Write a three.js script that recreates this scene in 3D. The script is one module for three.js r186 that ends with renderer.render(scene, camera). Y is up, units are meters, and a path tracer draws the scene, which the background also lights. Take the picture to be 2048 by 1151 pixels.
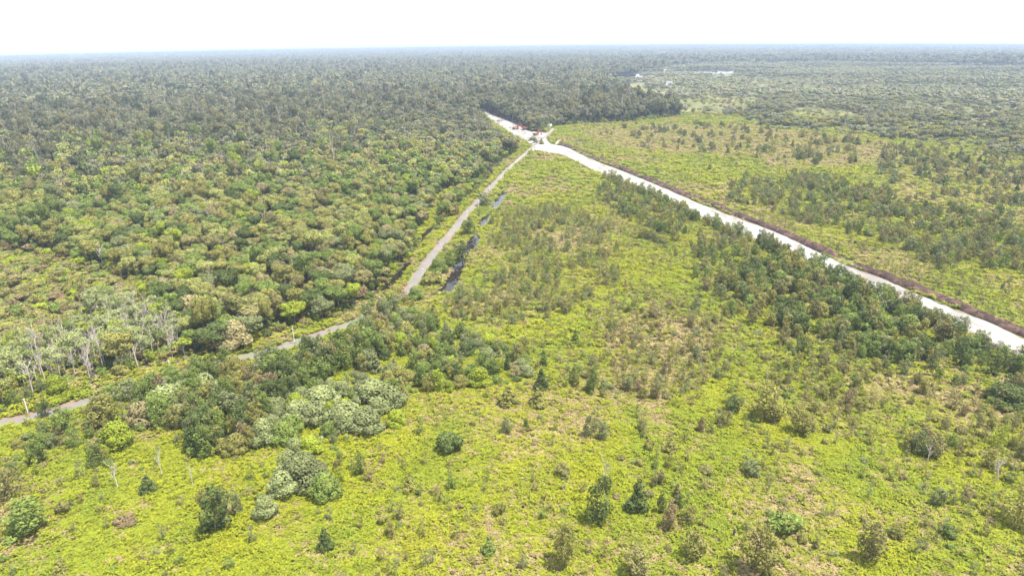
import * as THREE from 'three';
import { mergeGeometries } from 'three/addons/utils/BufferGeometryUtils.js';
import { MarchingCubes } from 'three/addons/objects/MarchingCubes.js';

// ---------------------------------------------------------------- camera, sky, sun, exposure
const EYE = new THREE.Vector3(0, 70, 0);
const PITCH = Math.atan(494.5 / 1356), ROLL = Math.atan(23 / 2048);
const camera = new THREE.PerspectiveCamera(2 * Math.atan(575.5 / 1356) * 180 / Math.PI, 2048 / 1151, 1, 60000);
const lookF = new THREE.Vector3(0, -Math.sin(PITCH), -Math.cos(PITCH));
camera.position.copy(EYE);
camera.up.set(Math.sin(ROLL), Math.cos(ROLL) * Math.cos(PITCH), -Math.cos(ROLL) * Math.sin(PITCH));
camera.lookAt(EYE.clone().add(lookF));
camera.updateMatrixWorld();

const scene = new THREE.Scene();
const renderer = new THREE.WebGLRenderer({ antialias: true });
renderer.toneMapping = THREE.LinearToneMapping;
renderer.toneMappingExposure = 3.4;
renderer.shadowMap.enabled = true;

const SUN = new THREE.Vector3(0.32, 0.92, 0.14).normalize();
const sun = new THREE.DirectionalLight(new THREE.Color(1, 0.95, 0.86), 3.8);
sun.position.copy(SUN).multiplyScalar(900).add(new THREE.Vector3(0, 0, -350));
sun.target.position.set(0, 0, -350);
sun.castShadow = true;
sun.shadow.mapSize.set(4096, 4096);
Object.assign(sun.shadow.camera, { left: -500, right: 500, top: 500, bottom: -500, near: 10, far: 2200 });
sun.shadow.radius = 2;
scene.add(sun, sun.target);

{ // hazy, bright tropical sky: almost white all round, a little bluer towards the zenith
  const w = 256, h = 128, d = new Float32Array(w * h * 4);
  for (let j = 0; j < h; j++) {
    const el = ((j + 0.5) / h - 0.5) * Math.PI, t = Math.max(0, Math.sin(el));
    for (let i = 0; i < w; i++) {
      const az = ((i + 0.5) / w - 0.5) * 2 * Math.PI;
      const dx = Math.cos(el) * Math.cos(az), dz = Math.cos(el) * Math.sin(az), dy = Math.sin(el);
      const c = Math.max(0, dx * SUN.x + dy * SUN.y + dz * SUN.z), halo = 0.35 * Math.pow(c, 8);
      const k = (j * w + i) * 4, u = Math.pow(t, 0.6);
      d[k] = 0.54 - 0.2 * u + halo; d[k + 1] = 0.55 - 0.15 * u + halo; d[k + 2] = 0.56 - 0.07 * u + halo * 0.95; d[k + 3] = 1;
    }
  }
  const sky = new THREE.DataTexture(d, w, h, THREE.RGBAFormat, THREE.FloatType);
  sky.mapping = THREE.EquirectangularReflectionMapping;
  sky.magFilter = THREE.LinearFilter; sky.minFilter = THREE.LinearFilter; sky.needsUpdate = true;
  scene.background = sky; scene.environment = sky;
}
scene.fog = new THREE.FogExp2(new THREE.Color(0.6, 0.74, 1.0), 1.5e-4);

// ---------------------------------------------------------------- the plan of the place, in metres (x right, z away is negative)
const LINE = {
  OLD_ROAD: [[-105.9,-111.2],[-101.3,-116.8],[-96.8,-119.0],[-93.5,-121.6],[-89.6,-124.6],[-87.8,-126.0],[-83.9,-129.4],[-79.7,-132.9],[-74.9,-136.8],[-69.1,-141.9],[-62.6,-146.5],[-56.8,-150.5],[-51.1,-156.6],[-46.1,-161.8],[-41.3,-167.0],[-35.6,-176.2],[-31.2,-188.0],[-30.1,-200.0],[-29.0,-212.9],[-27.8,-223.3],[-26.2,-235.3],[-22.8,-258.5],[-18.9,-289.8],[-14.5,-312.3],[-11.5,-330.0],[-3.2,-382.1],[4.3,-420.5],[13.3,-464.6],[21.7,-502.6],[30.7,-547.0],[37.1,-585.6]],
  SAND_UPPER: [[27.7,-535.2],[28.5,-494.3],[37.8,-478.9],[45.3,-445.0],[52.8,-415.4],[66.5,-370.3],[74.5,-341.2],[84.2,-302.2],[90.8,-281.0],[101.8,-248.1],[106.5,-221.7],[108.8,-210.1],[114.6,-193.7],[117.3,-180.0],[121.9,-166.4],[123.8,-158.7],[125.2,-151.2],[129.5,-129.8]],
  SAND_LOWER: [[13.8,-457.9],[24.5,-452.8],[32.0,-446.0],[40.6,-412.6],[48.5,-380.4],[56.0,-356.7],[66.3,-324.7],[75.6,-291.8],[81.5,-270.4],[88.5,-247.3],[91.9,-238.3],[96.9,-222.7],[100.9,-204.7],[106.4,-183.2],[112.1,-163.6],[114.8,-155.7],[115.4,-149.1],[116.7,-141.4],[119.9,-118.3]],
  ARM_UPPER: [[-27.6,-740.5],[-23.2,-718.9],[-3.4,-647.0],[9.7,-595.3],[17.0,-563.9],[31.9,-553.1]],
  ARM_LOWER: [[-25.5,-709.0],[-18.5,-657.1],[-5.3,-586.1],[1.8,-546.4],[10.6,-516.8],[15.9,-483.0]],
  BERM: [[34.6,-493.8],[46.2,-457.7],[54.7,-420.8],[66.1,-380.9],[75.3,-350.2],[83.6,-317.0],[92.9,-286.4],[102.9,-250.9],[108.5,-226.3],[112.0,-209.9],[116.8,-194.6],[119.6,-186.1],[122.3,-175.9],[125.2,-163.2],[127.3,-154.2],[131.8,-132.5]],
  DITCH_L: [[-41.5,-185.4],[-39.2,-188.7],[-36.4,-199.3],[-33.6,-232.4],[-33.1,-250.9],[-31.2,-265.7],[-29.9,-288.5],[-27.0,-307.8],[-21.7,-335.3],[-12.8,-372.1],[-10.3,-382.5],[-6.5,-421.2],[-2.9,-440.3]],
  DITCH_R: [[-20.3,-189.4],[-18.5,-195.0],[-17.7,-205.4],[-17.2,-214.6],[-16.1,-228.7],[-14.3,-239.3],[-13.1,-254.4],[-10.9,-274.5],[-7.2,-297.8],[-4.5,-314.0],[-1.7,-331.9]],
  DITCH_W: [[-74.7,-142.8],[-74.2,-145.7],[-72.4,-148.4],[-69.4,-151.7],[-64.9,-152.8]],
  FOREST_EDGE_FAR: [[37.1,-585.6],[61.4,-608.8],[97.8,-616.7],[133.1,-637.4],[163.5,-664.7],[156.0,-730.1],[148.2,-822.5],[150.0,-957.1],[156.4,-1128.7],[290.5,-1581.9],[543.3,-2032.7],[840.7,-2062.8],[1226.1,-1694.4],[1376.0,-1525.1]],
};
const AREA = {
  SCRUB_FAR: [[156.5,-670.0],[191.7,-754.0],[203.0,-889.2],[215.9,-1047.4],[245.9,-1285.8],[359.3,-1642.8],[575.3,-1901.4],[869.7,-1963.9],[1188.1,-1641.1],[1300.9,-1440.5],[361.8,-382.8],[307.9,-407.2],[298.3,-433.0],[279.0,-472.2],[274.8,-525.8],[238.0,-529.0],[219.6,-562.0],[213.9,-646.0],[191.6,-666.2]],
  OPEN_A: [[176.1,-696.6],[200.5,-851.1],[250.2,-924.1],[295.3,-900.4],[298.5,-802.9],[239.4,-694.5],[200.9,-665.2]],
  OPEN_B: [[271.6,-1160.4],[340.7,-1266.3],[414.6,-1219.6],[423.7,-1106.0],[342.6,-1048.3],[285.6,-1058.1]],
  OPEN_C: [[268.1,-691.2],[317.7,-738.7],[340.9,-698.1],[299.7,-620.4],[254.8,-609.0]],
  OPEN_D: [[406.8,-690.5],[444.5,-657.1],[425.3,-607.6],[380.2,-620.3]],
  TAN_FIELD: [[48.8,-564.3],[121.1,-599.3],[194.4,-585.0],[233.1,-517.8],[260.9,-464.2],[225.1,-391.7],[176.7,-386.6],[147.2,-418.2],[105.3,-436.7],[69.6,-478.9]],
  BUSH_RIGHT: [[254.2,-457.8],[294.5,-427.2],[361.8,-382.8],[254.9,-262.5],[218.0,-281.3],[198.9,-301.5],[192.3,-335.8],[204.3,-384.9]],
  THICKET_EAST: [[96.2,-306.7],[116.9,-342.6],[155.3,-362.0],[176.1,-318.9],[190.2,-287.2],[200.8,-257.1],[219.5,-222.6],[178.2,-176.1],[157.2,-196.0],[137.8,-201.4],[131.6,-232.2],[120.7,-256.8],[108.7,-277.6]],
  THICKET_SAND: [[40.7,-334.4],[60.5,-340.7],[71.7,-290.2],[83.2,-262.3],[93.0,-224.6],[97.5,-202.8],[105.8,-179.2],[109.2,-158.7],[111.5,-146.7],[112.7,-133.7],[119.5,-110.0],[113.8,-103.5],[104.2,-121.7],[94.5,-130.6],[74.8,-134.6],[62.2,-142.5],[60.4,-161.8],[59.8,-192.4],[55.5,-235.2],[42.8,-272.1]],
  THICKET_CORE: [[73.2,-196.5],[89.8,-216.1],[94.5,-195.8],[104.7,-174.6],[109.8,-155.6],[109.7,-144.0],[104.6,-132.7],[96.6,-137.8],[84.2,-144.6],[70.7,-152.1],[61.6,-161.7]],
  SAPLINGS: [[-6.7,-274.3],[12.9,-295.8],[35.6,-264.4],[40.2,-235.8],[32.0,-193.3],[19.2,-179.1],[4.6,-163.3],[-9.7,-160.5],[-19.3,-167.4],[-13.8,-186.2],[-2.2,-203.9],[-6.0,-237.7]],
  BROWN_BRUSH: [[22.0,-166.2],[43.6,-180.3],[56.2,-165.2],[46.5,-136.5],[31.5,-124.4],[19.8,-130.1]],
  OLIVE_LOW: [[48.7,-129.4],[64.8,-137.3],[75.4,-135.8],[93.2,-128.4],[118.0,-108.3],[99.3,-87.3],[77.9,-103.4],[63.2,-106.1],[50.6,-111.5]],
  GROVE_DARK: [[-74.6,-122.6],[-66.5,-135.6],[-54.6,-143.6],[-41.3,-152.2],[-36.2,-161.2],[-31.4,-151.9],[-33.0,-141.0],[-42.3,-132.7],[-48.1,-120.1],[-45.0,-105.1],[-53.2,-102.9],[-62.0,-104.6]],
  GROVE_DOME: [[-48.0,-110.9],[-48.0,-123.1],[-41.7,-130.4],[-30.0,-137.2],[-20.3,-127.7],[-21.5,-113.9],[-30.5,-108.8],[-33.9,-104.1],[-32.2,-94.0],[-37.8,-93.5],[-42.7,-102.0]],
  GROVE_MIXED: [[-32.7,-139.7],[-30.4,-161.1],[-26.8,-173.0],[-18.1,-154.5],[-3.1,-151.1],[6.7,-138.7],[5.3,-130.4],[-7.0,-127.4],[-19.4,-124.5],[-22.6,-118.5],[-27.7,-124.7]],
  GROVE_LOW: [[-36.3,-109.8],[-29.1,-111.4],[-27.1,-101.7],[-27.0,-93.3],[-32.1,-90.8],[-41.5,-92.2],[-46.8,-103.6]],
  ROAD_BRUSH: [[-93.8,-114.5],[-85.3,-123.5],[-77.8,-129.0],[-73.0,-125.7],[-63.9,-108.7],[-68.5,-103.2],[-79.3,-101.9],[-89.9,-100.6],[-100.5,-100.8],[-107.4,-109.6]],
  LEFT_SCRUB: [[-250.7,-228.7],[-187.1,-238.4],[-151.6,-225.0],[-122.6,-203.1],[-103.9,-189.1],[-95.3,-169.6],[-107.9,-163.2],[-110.8,-151.1],[-119.0,-141.9],[-151.2,-127.5]],
  RUBBER: [[-127.8,-118.9],[-109.6,-128.7],[-103.6,-132.5],[-95.9,-138.0],[-86.6,-144.4],[-78.6,-151.7],[-83.2,-164.2],[-93.9,-169.6],[-104.8,-164.8],[-113.6,-155.6],[-122.7,-147.2],[-143.0,-136.3]],
  RUBBER_B: [[-121.3,-174.7],[-114.9,-183.3],[-95.4,-171.4],[-88.8,-158.9],[-102.2,-162.4]],
  VERGE_POND: [[-1.0,-537.7],[3.6,-534.3],[7.1,-503.7],[1.6,-501.6]],
  FLOOD_A: [[209.3,-1421.6],[255.9,-1495.6],[312.9,-1527.7],[297.9,-1463.7],[245.0,-1413.5],[203.0,-1365.0]],
  FLOOD_B: [[411.3,-1628.9],[463.3,-1730.3],[516.7,-1746.2],[532.9,-1680.5],[484.5,-1532.8],[443.5,-1495.6],[415.7,-1550.2]],
  FLOOD_C: [[364.8,-1641.3],[411.0,-1714.6],[394.1,-1633.5],[359.1,-1589.8]],
  SPUR: [[31.8,-494.1],[37.8,-518.7],[39.4,-520.0],[37.5,-509.2],[33.4,-491.4]],
  TRACK_N: [[51.5,-606.0],[62.7,-622.1],[63.6,-618.1],[52.5,-602.2]],
  CLEARING_L: [[-36.3,-318.9],[-29.4,-338.2],[-18.9,-329.3],[-23.6,-307.6],[-29.9,-288.5],[-32.9,-248.8],[-36.7,-242.1],[-39.3,-254.0],[-35.0,-267.5]],
  ARM_SIDE: [[-33.6,-720.0],[-24.5,-708.9],[-16.3,-640.0],[-4.4,-575.7],[2.9,-537.3],[11.6,-508.6],[17.0,-473.4],[11.3,-439.3],[3.1,-465.3],[-7.6,-502.3],[-18.8,-570.4],[-27.7,-637.1]],
  WET_EDGE: [[-46.9,-183.1],[-42.3,-193.6],[-37.8,-197.9],[-33.6,-191.1],[-36.4,-180.8],[-41.3,-173.4]],
};
const SINGLES = [ // kind, x, z, height, radius, leaf colour, label
  ['young_tree', -45.8, -84.9, 9.0, 3.0, 'dark', 'tall dark leafy tree with orange tinged side standing alone in fern'],
  ['young_tree', -45.0, -86.0, 6.5, 1.5, 'tan', 'orange tinged tree grown against the tall dark lone tree'],
  ['young_tree', -43.5, -88.4, 5.1, 1.4, 'grey', 'grey green bushy tree just behind the tall dark lone tree'],
  ['conical_tree', -60.8, -94.5, 3.7, 1.5, 'dark', 'small dark cone-shaped tree in bright fern below the grove'],
  ['conical_tree', -27.8, -80.4, 4.3, 1.2, 'dark', 'small dark glossy tree nearest the grove foot'],
  ['young_tree', -74.9, -84.2, 6.8, 3.7, 'green', 'large bushy green tree at the left edge of the fern field'],
  ['young_tree', -83.1, -93.3, 6.6, 2.0, 'drab', 'upright drab tree behind the large bushy left edge tree'],
  ['shrub', -60.4, -86.7, 1.3, 1.8, 'brown', 'low flat brownish bush in fern near the lone dark tree'],
  ['dead_tree', -66.6, -95.7, 5.1, 1.7, 'grey', 'leafless grey bush in fern below the bright green round tree'],
  ['dead_tree', -54.1, -96.0, 4.4, 1.0, 'grey', 'pale leaning dead sapling below the dark grove'],
  ['dead_tree', -60.4, -98.5, 6.0, 1.2, 'grey', 'thin pale dead trunk beside the dark grove edge'],
  ['young_tree', -84.6, -103.5, 6.7, 2.1, 'green', 'feathery green tree in the brush left of the bright round tree'],
  ['young_tree', -86.2, -113.1, 6.3, 2.5, 'green', 'green tree standing in front of the paved road gap'],
  ['young_tree', -93.9, -119.5, 4.4, 1.6, 'dark', 'small dark tree right beside the lower paved road'],
  ['young_tree', -80.3, -116.0, 7.4, 3.5, 'olive', 'broad olive tree beside the end of the visible lower road'],
  ['dome_tree', -73.0, -108.0, 5.8, 3.6, 'bright', 'bright green round tree with long drooping leaves at brush edge'],
  ['dome_tree', -39.0, -87.9, 4.3, 2.2, 'pale', 'small pale tree with visible white trunk at grove foot'],
  ['sapling', -52.8, -82.7, 3.3, 0.5, 'grey', 'thin grey sapling alone between lone dark tree and left edge'],
  ['shrub', -71.8, -89.3, 2.5, 1.2, 'drab', 'small drab bush right of the left edge trees'],
  ['shrub', -11.5, -105.2, 4.5, 2.5, 'dark', 'round dark green bush alone in the middle of bright fern'],
  ['sapling', -24.6, -96.6, 4.4, 0.9, 'brown', 'slim reddish sapling right of the grove foot'],
  ['young_tree', -26.4, -98.7, 5.0, 1.2, 'green', 'slim green tree beside the reddish sapling'],
  ['conical_tree', -17.4, -94.0, 3.5, 1.2, 'olive', 'small olive tree midway between grove foot and round bush'],
  ['young_tree', -10.2, -94.0, 3.3, 1.0, 'green', 'small tree straight below the round dark bush'],
  ['sapling', -4.5, -96.1, 3.1, 0.4, 'green', 'very slim sapling below and right of the round bush'],
  ['sapling', -17.8, -86.8, 3.7, 0.7, 'drab', 'slim drab sapling in the fern below the grove'],
  ['shrub', -2.3, -87.7, 2.6, 1.1, 'olive', 'olive shrub in drying fern in the lower middle'],
  ['conical_tree', -3.8, -79.0, 3.5, 1.1, 'green', 'small green tree near the bottom middle of the field'],
  ['conical_tree', 2.4, -112.5, 2.8, 0.7, 'dark', 'tiny dark spire tree between round bush and sapling stand'],
  ['young_tree', -1.3, -111.3, 3.5, 1.3, 'grey', 'grey green small tree beside the tiny dark spire'],
  ['conical_tree', -0.9, -122.2, 4.8, 2.3, 'olive', 'broad conical olive tree in front of the mixed grove'],
  ['conical_tree', 5.0, -121.1, 4.6, 1.9, 'olive', 'conical olive tree right of the broad conical one'],
  ['young_tree', 12.5, -85.5, 9.5, 2.0, 'dark', 'tall dark narrow tree in the lower middle fern'],
  ['dead_tree', 14.7, -92.3, 6.9, 1.5, 'grey', 'brown dead tree leaning beside the tall dark narrow tree'],
  ['conical_tree', 19.4, -88.5, 6.3, 1.9, 'dark', 'dark blue green conical tree right of the tall narrow tree'],
  ['young_tree', 22.9, -87.3, 4.7, 0.8, 'dark', 'narrow dark tree next to the blue green cone'],
  ['young_tree', 23.5, -83.9, 5.5, 1.3, 'brown', 'brownish tree below the narrow dark tree'],
  ['young_tree', 25.9, -88.7, 2.8, 1.0, 'dark', 'small round dark tree right of the narrow dark tree'],
  ['young_tree', 7.0, -76.5, 8.1, 1.9, 'olive', 'tall olive tree close to the bottom middle'],
  ['young_tree', 17.1, -74.1, 5.3, 2.1, 'drab', 'drab bushy tree cut by the bottom edge right of centre'],
  ['young_tree', 8.4, -97.6, 3.2, 1.5, 'drab', 'greyish sparse tree left of the tall dark narrow tree'],
  ['young_tree', 14.1, -109.8, 5.3, 1.2, 'grey', 'left tree of the sparse clump in mid field fern'],
  ['young_tree', 16.5, -108.7, 4.3, 1.4, 'grey', 'right tree of the sparse clump in mid field fern'],
  ['sapling', 15.6, -111.1, 6.0, 0.8, 'grey', 'tallest stem of the sparse clump in mid field fern'],
  ['young_tree', 24.5, -95.0, 3.2, 1.2, 'drab', 'small drab tree above the narrow dark tree'],
  ['conical_tree', 28.2, -104.4, 3.3, 1.5, 'olive', 'small olive cone below the sapling row'],
  ['shrub', 24.5, -105.1, 2.5, 1.1, 'olive', 'olive shrub left of the small olive cone'],
  ['young_tree', 16.3, -126.0, 7.0, 1.4, 'green', 'upright green tree above the wide sparse clump'],
  ['young_tree', 25.3, -77.6, 5.4, 2.0, 'olive', 'olive tree left of the biggest bottom tree'],
  ['young_tree', 33.5, -74.8, 9.0, 2.8, 'olive', 'biggest bushy olive tree at the bottom edge'],
  ['young_tree', 50.2, -76.8, 7.2, 2.2, 'drab', 'tall sparse tree with grey branches near the lower right'],
  ['shrub', 40.4, -83.0, 3.6, 2.5, 'green', 'wide green bush above the biggest bottom tree'],
  ['young_tree', 75.7, -83.6, 7.2, 2.4, 'olive', 'bushy olive tree at the lower right edge'],
  ['shrub', 64.2, -81.5, 2.4, 1.2, 'dark', 'small dark shrub in drying fern lower right'],
  ['young_tree', 56.5, -80.9, 2.9, 1.2, 'olive', 'small olive tree right of the tall sparse tree'],
  ['shrub', 42.2, -80.6, 2.2, 0.8, 'olive', 'little olive shrub between big bottom tree and sparse tree'],
  ['young_tree', 40.5, -97.0, 3.6, 1.6, 'grey', 'grey green bush in green fern right of centre'],
  ['sapling', 45.9, -103.0, 2.8, 0.5, 'dark', 'thin dark sapling above the grey green bush'],
  ['young_tree', 49.9, -115.1, 8.1, 3.3, 'olive', 'large olive tree beside the white dead trunk'],
  ['young_tree', 43.8, -117.9, 4.4, 2.0, 'dark', 'rounded dark tree left of the large olive tree'],
  ['young_tree', 54.2, -110.2, 6.0, 2.4, 'olive', 'domed olive tree below and right of the large olive tree'],
  ['young_tree', 39.9, -112.8, 3.7, 1.4, 'drab', 'drab tree below the rounded dark one'],
  ['dead_tree', 80.6, -94.9, 4.5, 1.9, 'grey', 'leafless grey tree near the right edge'],
  ['young_tree', 72.0, -102.5, 5.9, 1.8, 'grey', 'left tree of the greyish clump near the right'],
  ['young_tree', 73.9, -101.5, 5.3, 1.8, 'drab', 'right tree of the greyish clump near the right'],
  ['dead_tree', 72.2, -100.5, 3.5, 1.4, 'grey', 'bare grey twigs in the greyish clump near the right'],
  ['young_tree', 71.3, -104.4, 4.1, 1.6, 'olive', 'olive tree beside the greyish clump near the right'],
  ['dome_tree', 99.2, -120.0, 4.8, 4.7, 'dark', 'dark rounded tree at the right edge below the thicket'],
  ['dead_tree', 53.7, -128.0, 5.5, 0.8, 'grey', 'tall white dead trunk in front of the thicket'],
  ['conical_tree', 7.0, -138.7, 4.8, 1.5, 'green', 'neat green cone at the right end of the mixed grove'],
  ['conical_tree', 6.0, -128.2, 5.4, 1.8, 'dark', 'dark conical tree below the neat green cone'],
  ['young_tree', 16.1, -127.1, 4.2, 1.5, 'grey', 'grey feathery tree right of the dark conical tree'],
  ['young_tree', 13.4, -130.7, 5.0, 1.6, 'green', 'green pointed tree right of the neat cone'],
  ['young_tree', -16.2, -147.2, 5.4, 2.1, 'dark', 'dark feathery tree inside the mixed grove'],
  ['young_tree', -22.4, -154.0, 6.1, 1.3, 'grey', 'slim grey tree left of the dark feathery one'],
  ['young_tree', -37.5, -165.9, 6.5, 2.4, 'grey', 'grey feathery tree hiding the road before the bend'],
  ['dome_tree', -34.4, -167.9, 6.9, 2.7, 'grey', 'grey green tree hiding the road bend'],
  ['young_tree', -32.5, -174.2, 5.9, 2.5, 'green', 'green tree just before the road bend'],
  ['young_tree', -31.1, -180.3, 4.9, 2.2, 'olive', 'olive tree at the inner side of the road bend'],
  ['young_tree', -32.5, -158.6, 6.1, 2.2, 'brown', 'brownish feathery tree below the road bend'],
  ['young_tree', -82.7, -123.4, 5.1, 2.4, 'green', 'green tree hiding the lower road beside the cream domes'],
  ['young_tree', -80.2, -125.9, 5.2, 2.7, 'grey', 'grey green tree hiding the lower road next to the cream domes'],
  ['young_tree', -77.4, -128.4, 5.2, 3.1, 'olive', 'olive tree on the near bank of the hidden lower road'],
  ['young_tree', -73.5, -131.8, 5.1, 2.7, 'green', 'green tree on the near bank behind the cream domes'],
  ['young_tree', -70.0, -134.5, 4.9, 2.6, 'olive', 'olive tree where the road comes out of the grove'],
  ['dome_tree', -39.1, -121.8, 5.0, 4.7, 'pale', 'highest pale dome in the leafy grove'],
  ['dome_tree', -42.5, -117.4, 4.5, 3.4, 'pale', 'yellowish pale dome left of the highest one'],
  ['dome_tree', -38.9, -115.9, 4.9, 3.6, 'grey', 'grey green dome in the middle of the leafy grove'],
  ['dome_tree', -32.8, -115.0, 5.1, 4.6, 'pale', 'wide pale dome at the grove middle right'],
  ['dome_tree', -28.0, -112.7, 4.8, 3.9, 'grey', 'grey green dome at the right rim of the leafy grove'],
  ['dome_tree', -29.4, -124.7, 4.9, 4.2, 'pale', 'pale dome at the back right of the leafy grove'],
  ['dome_tree', -24.7, -121.5, 5.0, 3.5, 'grey', 'grey green dome on the far right of the leafy grove'],
  ['dome_tree', -22.7, -114.4, 3.8, 2.3, 'bright', 'bright green dome beside the far right one'],
  ['dome_tree', -46.1, -108.3, 5.9, 2.9, 'pale', 'tall pale yellow tree at the left rim of the leafy grove'],
  ['dome_tree', -42.8, -108.9, 4.7, 3.0, 'green', 'green dome beside the pale yellow left rim tree'],
  ['dome_tree', -36.8, -105.5, 3.8, 2.7, 'bright', 'bright leafy dome at the grove foot'],
  ['dome_tree', -35.7, -96.4, 6.1, 4.3, 'grey', 'round grey green dome jutting into the fern'],
  ['dome_tree', -38.1, -93.2, 4.9, 2.8, 'pale', 'pale lower dome left of the jutting one'],
  ['dome_tree', -30.9, -92.8, 4.8, 2.9, 'green', 'loose green dome right of the jutting one'],
  ['dome_tree', -71.3, -122.6, 5.3, 4.5, 'pale', 'pale cream dome by the paved road'],
  ['dome_tree', -68.1, -124.5, 5.4, 3.9, 'pale', 'pale cream dome behind the dark grove'],
  ['dome_tree', -65.6, -127.7, 5.2, 3.7, 'pale', 'pale cream dome next to the roadside'],
  ['dome_tree', -72.9, -116.2, 5.1, 3.2, 'tan', 'cream yellow tree with visible pale stems at the grove corner'],
  ['dome_tree', -65.1, -115.7, 4.7, 2.9, 'pale', 'pale dome in front of the cream ones'],
  ['dome_tree', -70.1, -118.0, 5.2, 3.0, 'green', 'green dome between the cream ones'],
  ['dome_tree', -86.4, -169.4, 7.5, 5.5, 'tan', 'broad tan crowned tree on the forest edge above the rubber stand'],
  ['dome_tree', -76.8, -169.1, 6.9, 3.8, 'tan', 'tan domed tree on the forest edge beside the bare trunk'],
  ['dome_tree', -101.2, -184.8, 7.1, 5.4, 'tan', 'large tan dome deeper in the forest edge'],
  ['dome_tree', -87.8, -182.4, 6.1, 4.4, 'tan', 'flat tan dome below the bare forest trunk'],
  ['dome_tree', -67.5, -150.0, 8.2, 5.0, 'tan', 'broad tan grey tree overhanging the black ditch'],
  ['forest_tree', -71.3, -148.7, 7.9, 3.7, 'dark', 'dark green tree overhanging the black ditch'],
  ['forest_tree', -66.8, -163.7, 6.2, 4.2, 'drab', 'olive brown tree on the forest edge above the road'],
  ['forest_tree', -64.8, -175.9, 6.8, 4.6, 'olive', 'rounded olive tree on the forest edge middle'],
  ['forest_tree', -57.4, -165.1, 6.8, 3.2, 'bright', 'yellow green tree with a pale trunk on the forest edge'],
  ['forest_tree', -51.0, -168.3, 6.6, 3.2, 'grey', 'grey green tree on the forest edge'],
  ['dome_tree', -73.6, -203.4, 5.7, 5.2, 'grey', 'dark grey green dome inside the forest'],
  ['dome_tree', -50.8, -193.8, 8.0, 5.9, 'grey', 'broad grey green dome near the road bend'],
  ['conical_tree', -85.3, -161.0, 6.1, 1.9, 'bright', 'bright green spire beside the tan trees'],
  ['rubber_tree', -77.9, -146.1, 5.2, 3.4, 'bright', 'bright green tree at the right end of the rubber stand'],
  ['dome_tree', -97.2, -128.4, 5.2, 2.3, 'bright', 'vivid green tree in front of the bare rubber trees'],
  ['dead_tree', -89.8, -190.7, 8.2, 1.5, 'grey', 'tall white bare trunk rising above the forest edge'],
  ['dead_tree', -149.8, -438.5, 13.9, 3.5, 'grey', 'white bare tree far back in the forest'],
  ['dead_tree', -86.6, -141.1, 6.3, 2.7, 'grey', 'fan of pale bare branches in the rubber stand'],
  ['dead_tree', -81.0, -146.2, 5.5, 2.3, 'grey', 'bare rubber tree near the right end of the stand'],
  ['dead_tree', -103.3, -129.6, 7.2, 2.7, 'grey', 'pinkish bare tree at the left of the rubber stand'],
  ['dead_tree', -94.2, -135.1, 5.7, 2.2, 'grey', 'bare pale tree in the middle of the rubber stand'],
  ['dead_tree', -92.5, -161.2, 5.3, 2.5, 'grey', 'pale bare tree at the back of the rubber stand'],
  ['dead_tree', -101.0, -166.4, 5.1, 2.3, 'grey', 'bare leaning tree at the back left of the rubber stand'],
  ['dead_tree', -118.3, -173.1, 4.1, 1.8, 'grey', 'small bare tree at the far left back of the rubber stand'],
  ['young_tree', -16.6, -217.3, 8.0, 3.4, 'dark', 'large dark tree between paved road and ditch'],
  ['dome_tree', -23.3, -205.6, 6.0, 3.5, 'green', 'round green bush against the paved road'],
  ['young_tree', -20.3, -212.1, 6.5, 2.5, 'green', 'upright green tree right of the roadside bush'],
  ['shrub', -24.2, -195.2, 4.2, 3.4, 'olive', 'olive bush on the road bank near the pond'],
  ['dome_tree', -27.6, -182.5, 4.6, 2.9, 'green', 'green bush at the road bend'],
  ['young_tree', -15.9, -251.6, 7.5, 3.3, 'green', 'green tree on the bank beside the right ditch'],
  ['young_tree', -11.1, -299.9, 6.8, 3.9, 'grey', 'grey green tree between road and ditch further off'],
  ['shrub', -23.7, -282.0, 6.1, 1.7, 'brown', 'brown dead bush on the left road bank'],
  ['shrub', -43.2, -183.0, 4.6, 1.9, 'brown', 'greyish dead bush by the water at the forest foot'],
  ['dome_tree', 16.4, -497.8, 5.0, 4.1, 'grey', 'grey green bush at the road junction'],
  ['conical_tree', 22.2, -489.8, 4.6, 2.2, 'olive', 'small round tree standing at the sand road mouth'],
];
const POLES = [
  [-77.7, -138.3, 3.3, -0.60, 'pole beside the rubber stand where the road dips out of sight'],
  [-98.3, -120.6, 3.6, -0.60, 'pole beside the lowest stretch of paved road'],
  [-54.0, -153.1, 4.4, -0.60, 'pole with a crossarm standing before the paved road below the forest'],
  [-37.2, -177.8, 3.3, -0.60, 'pole at the road bend'],
  [-27.1, -195.3, 5.5, 0.15, 'white pole on the right of the road just past the bend'],
  [-24.9, -229.1, 4.8, 0.15, 'slim pole on the right of the road before the brown bush'],
  [-21.7, -247.6, 4.9, 0.15, 'pole on the right of the road beside the ditch trees'],
  [-18.2, -271.6, 5.0, 0.15, 'pole on the right of the road opposite the brown bush'],
  [-14.4, -292.4, 4.9, 0.15, 'pole on the right of the road nearing the junction'],
  [-10.4, -323.1, 4.9, 0.15, 'smallest pole on the right of the road below the junction'],
  [-21.3, -196.9, 2.9, 0.15, 'thin white post at the pond edge'],
];
const PERSON = [32.5, -81.8];

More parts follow.
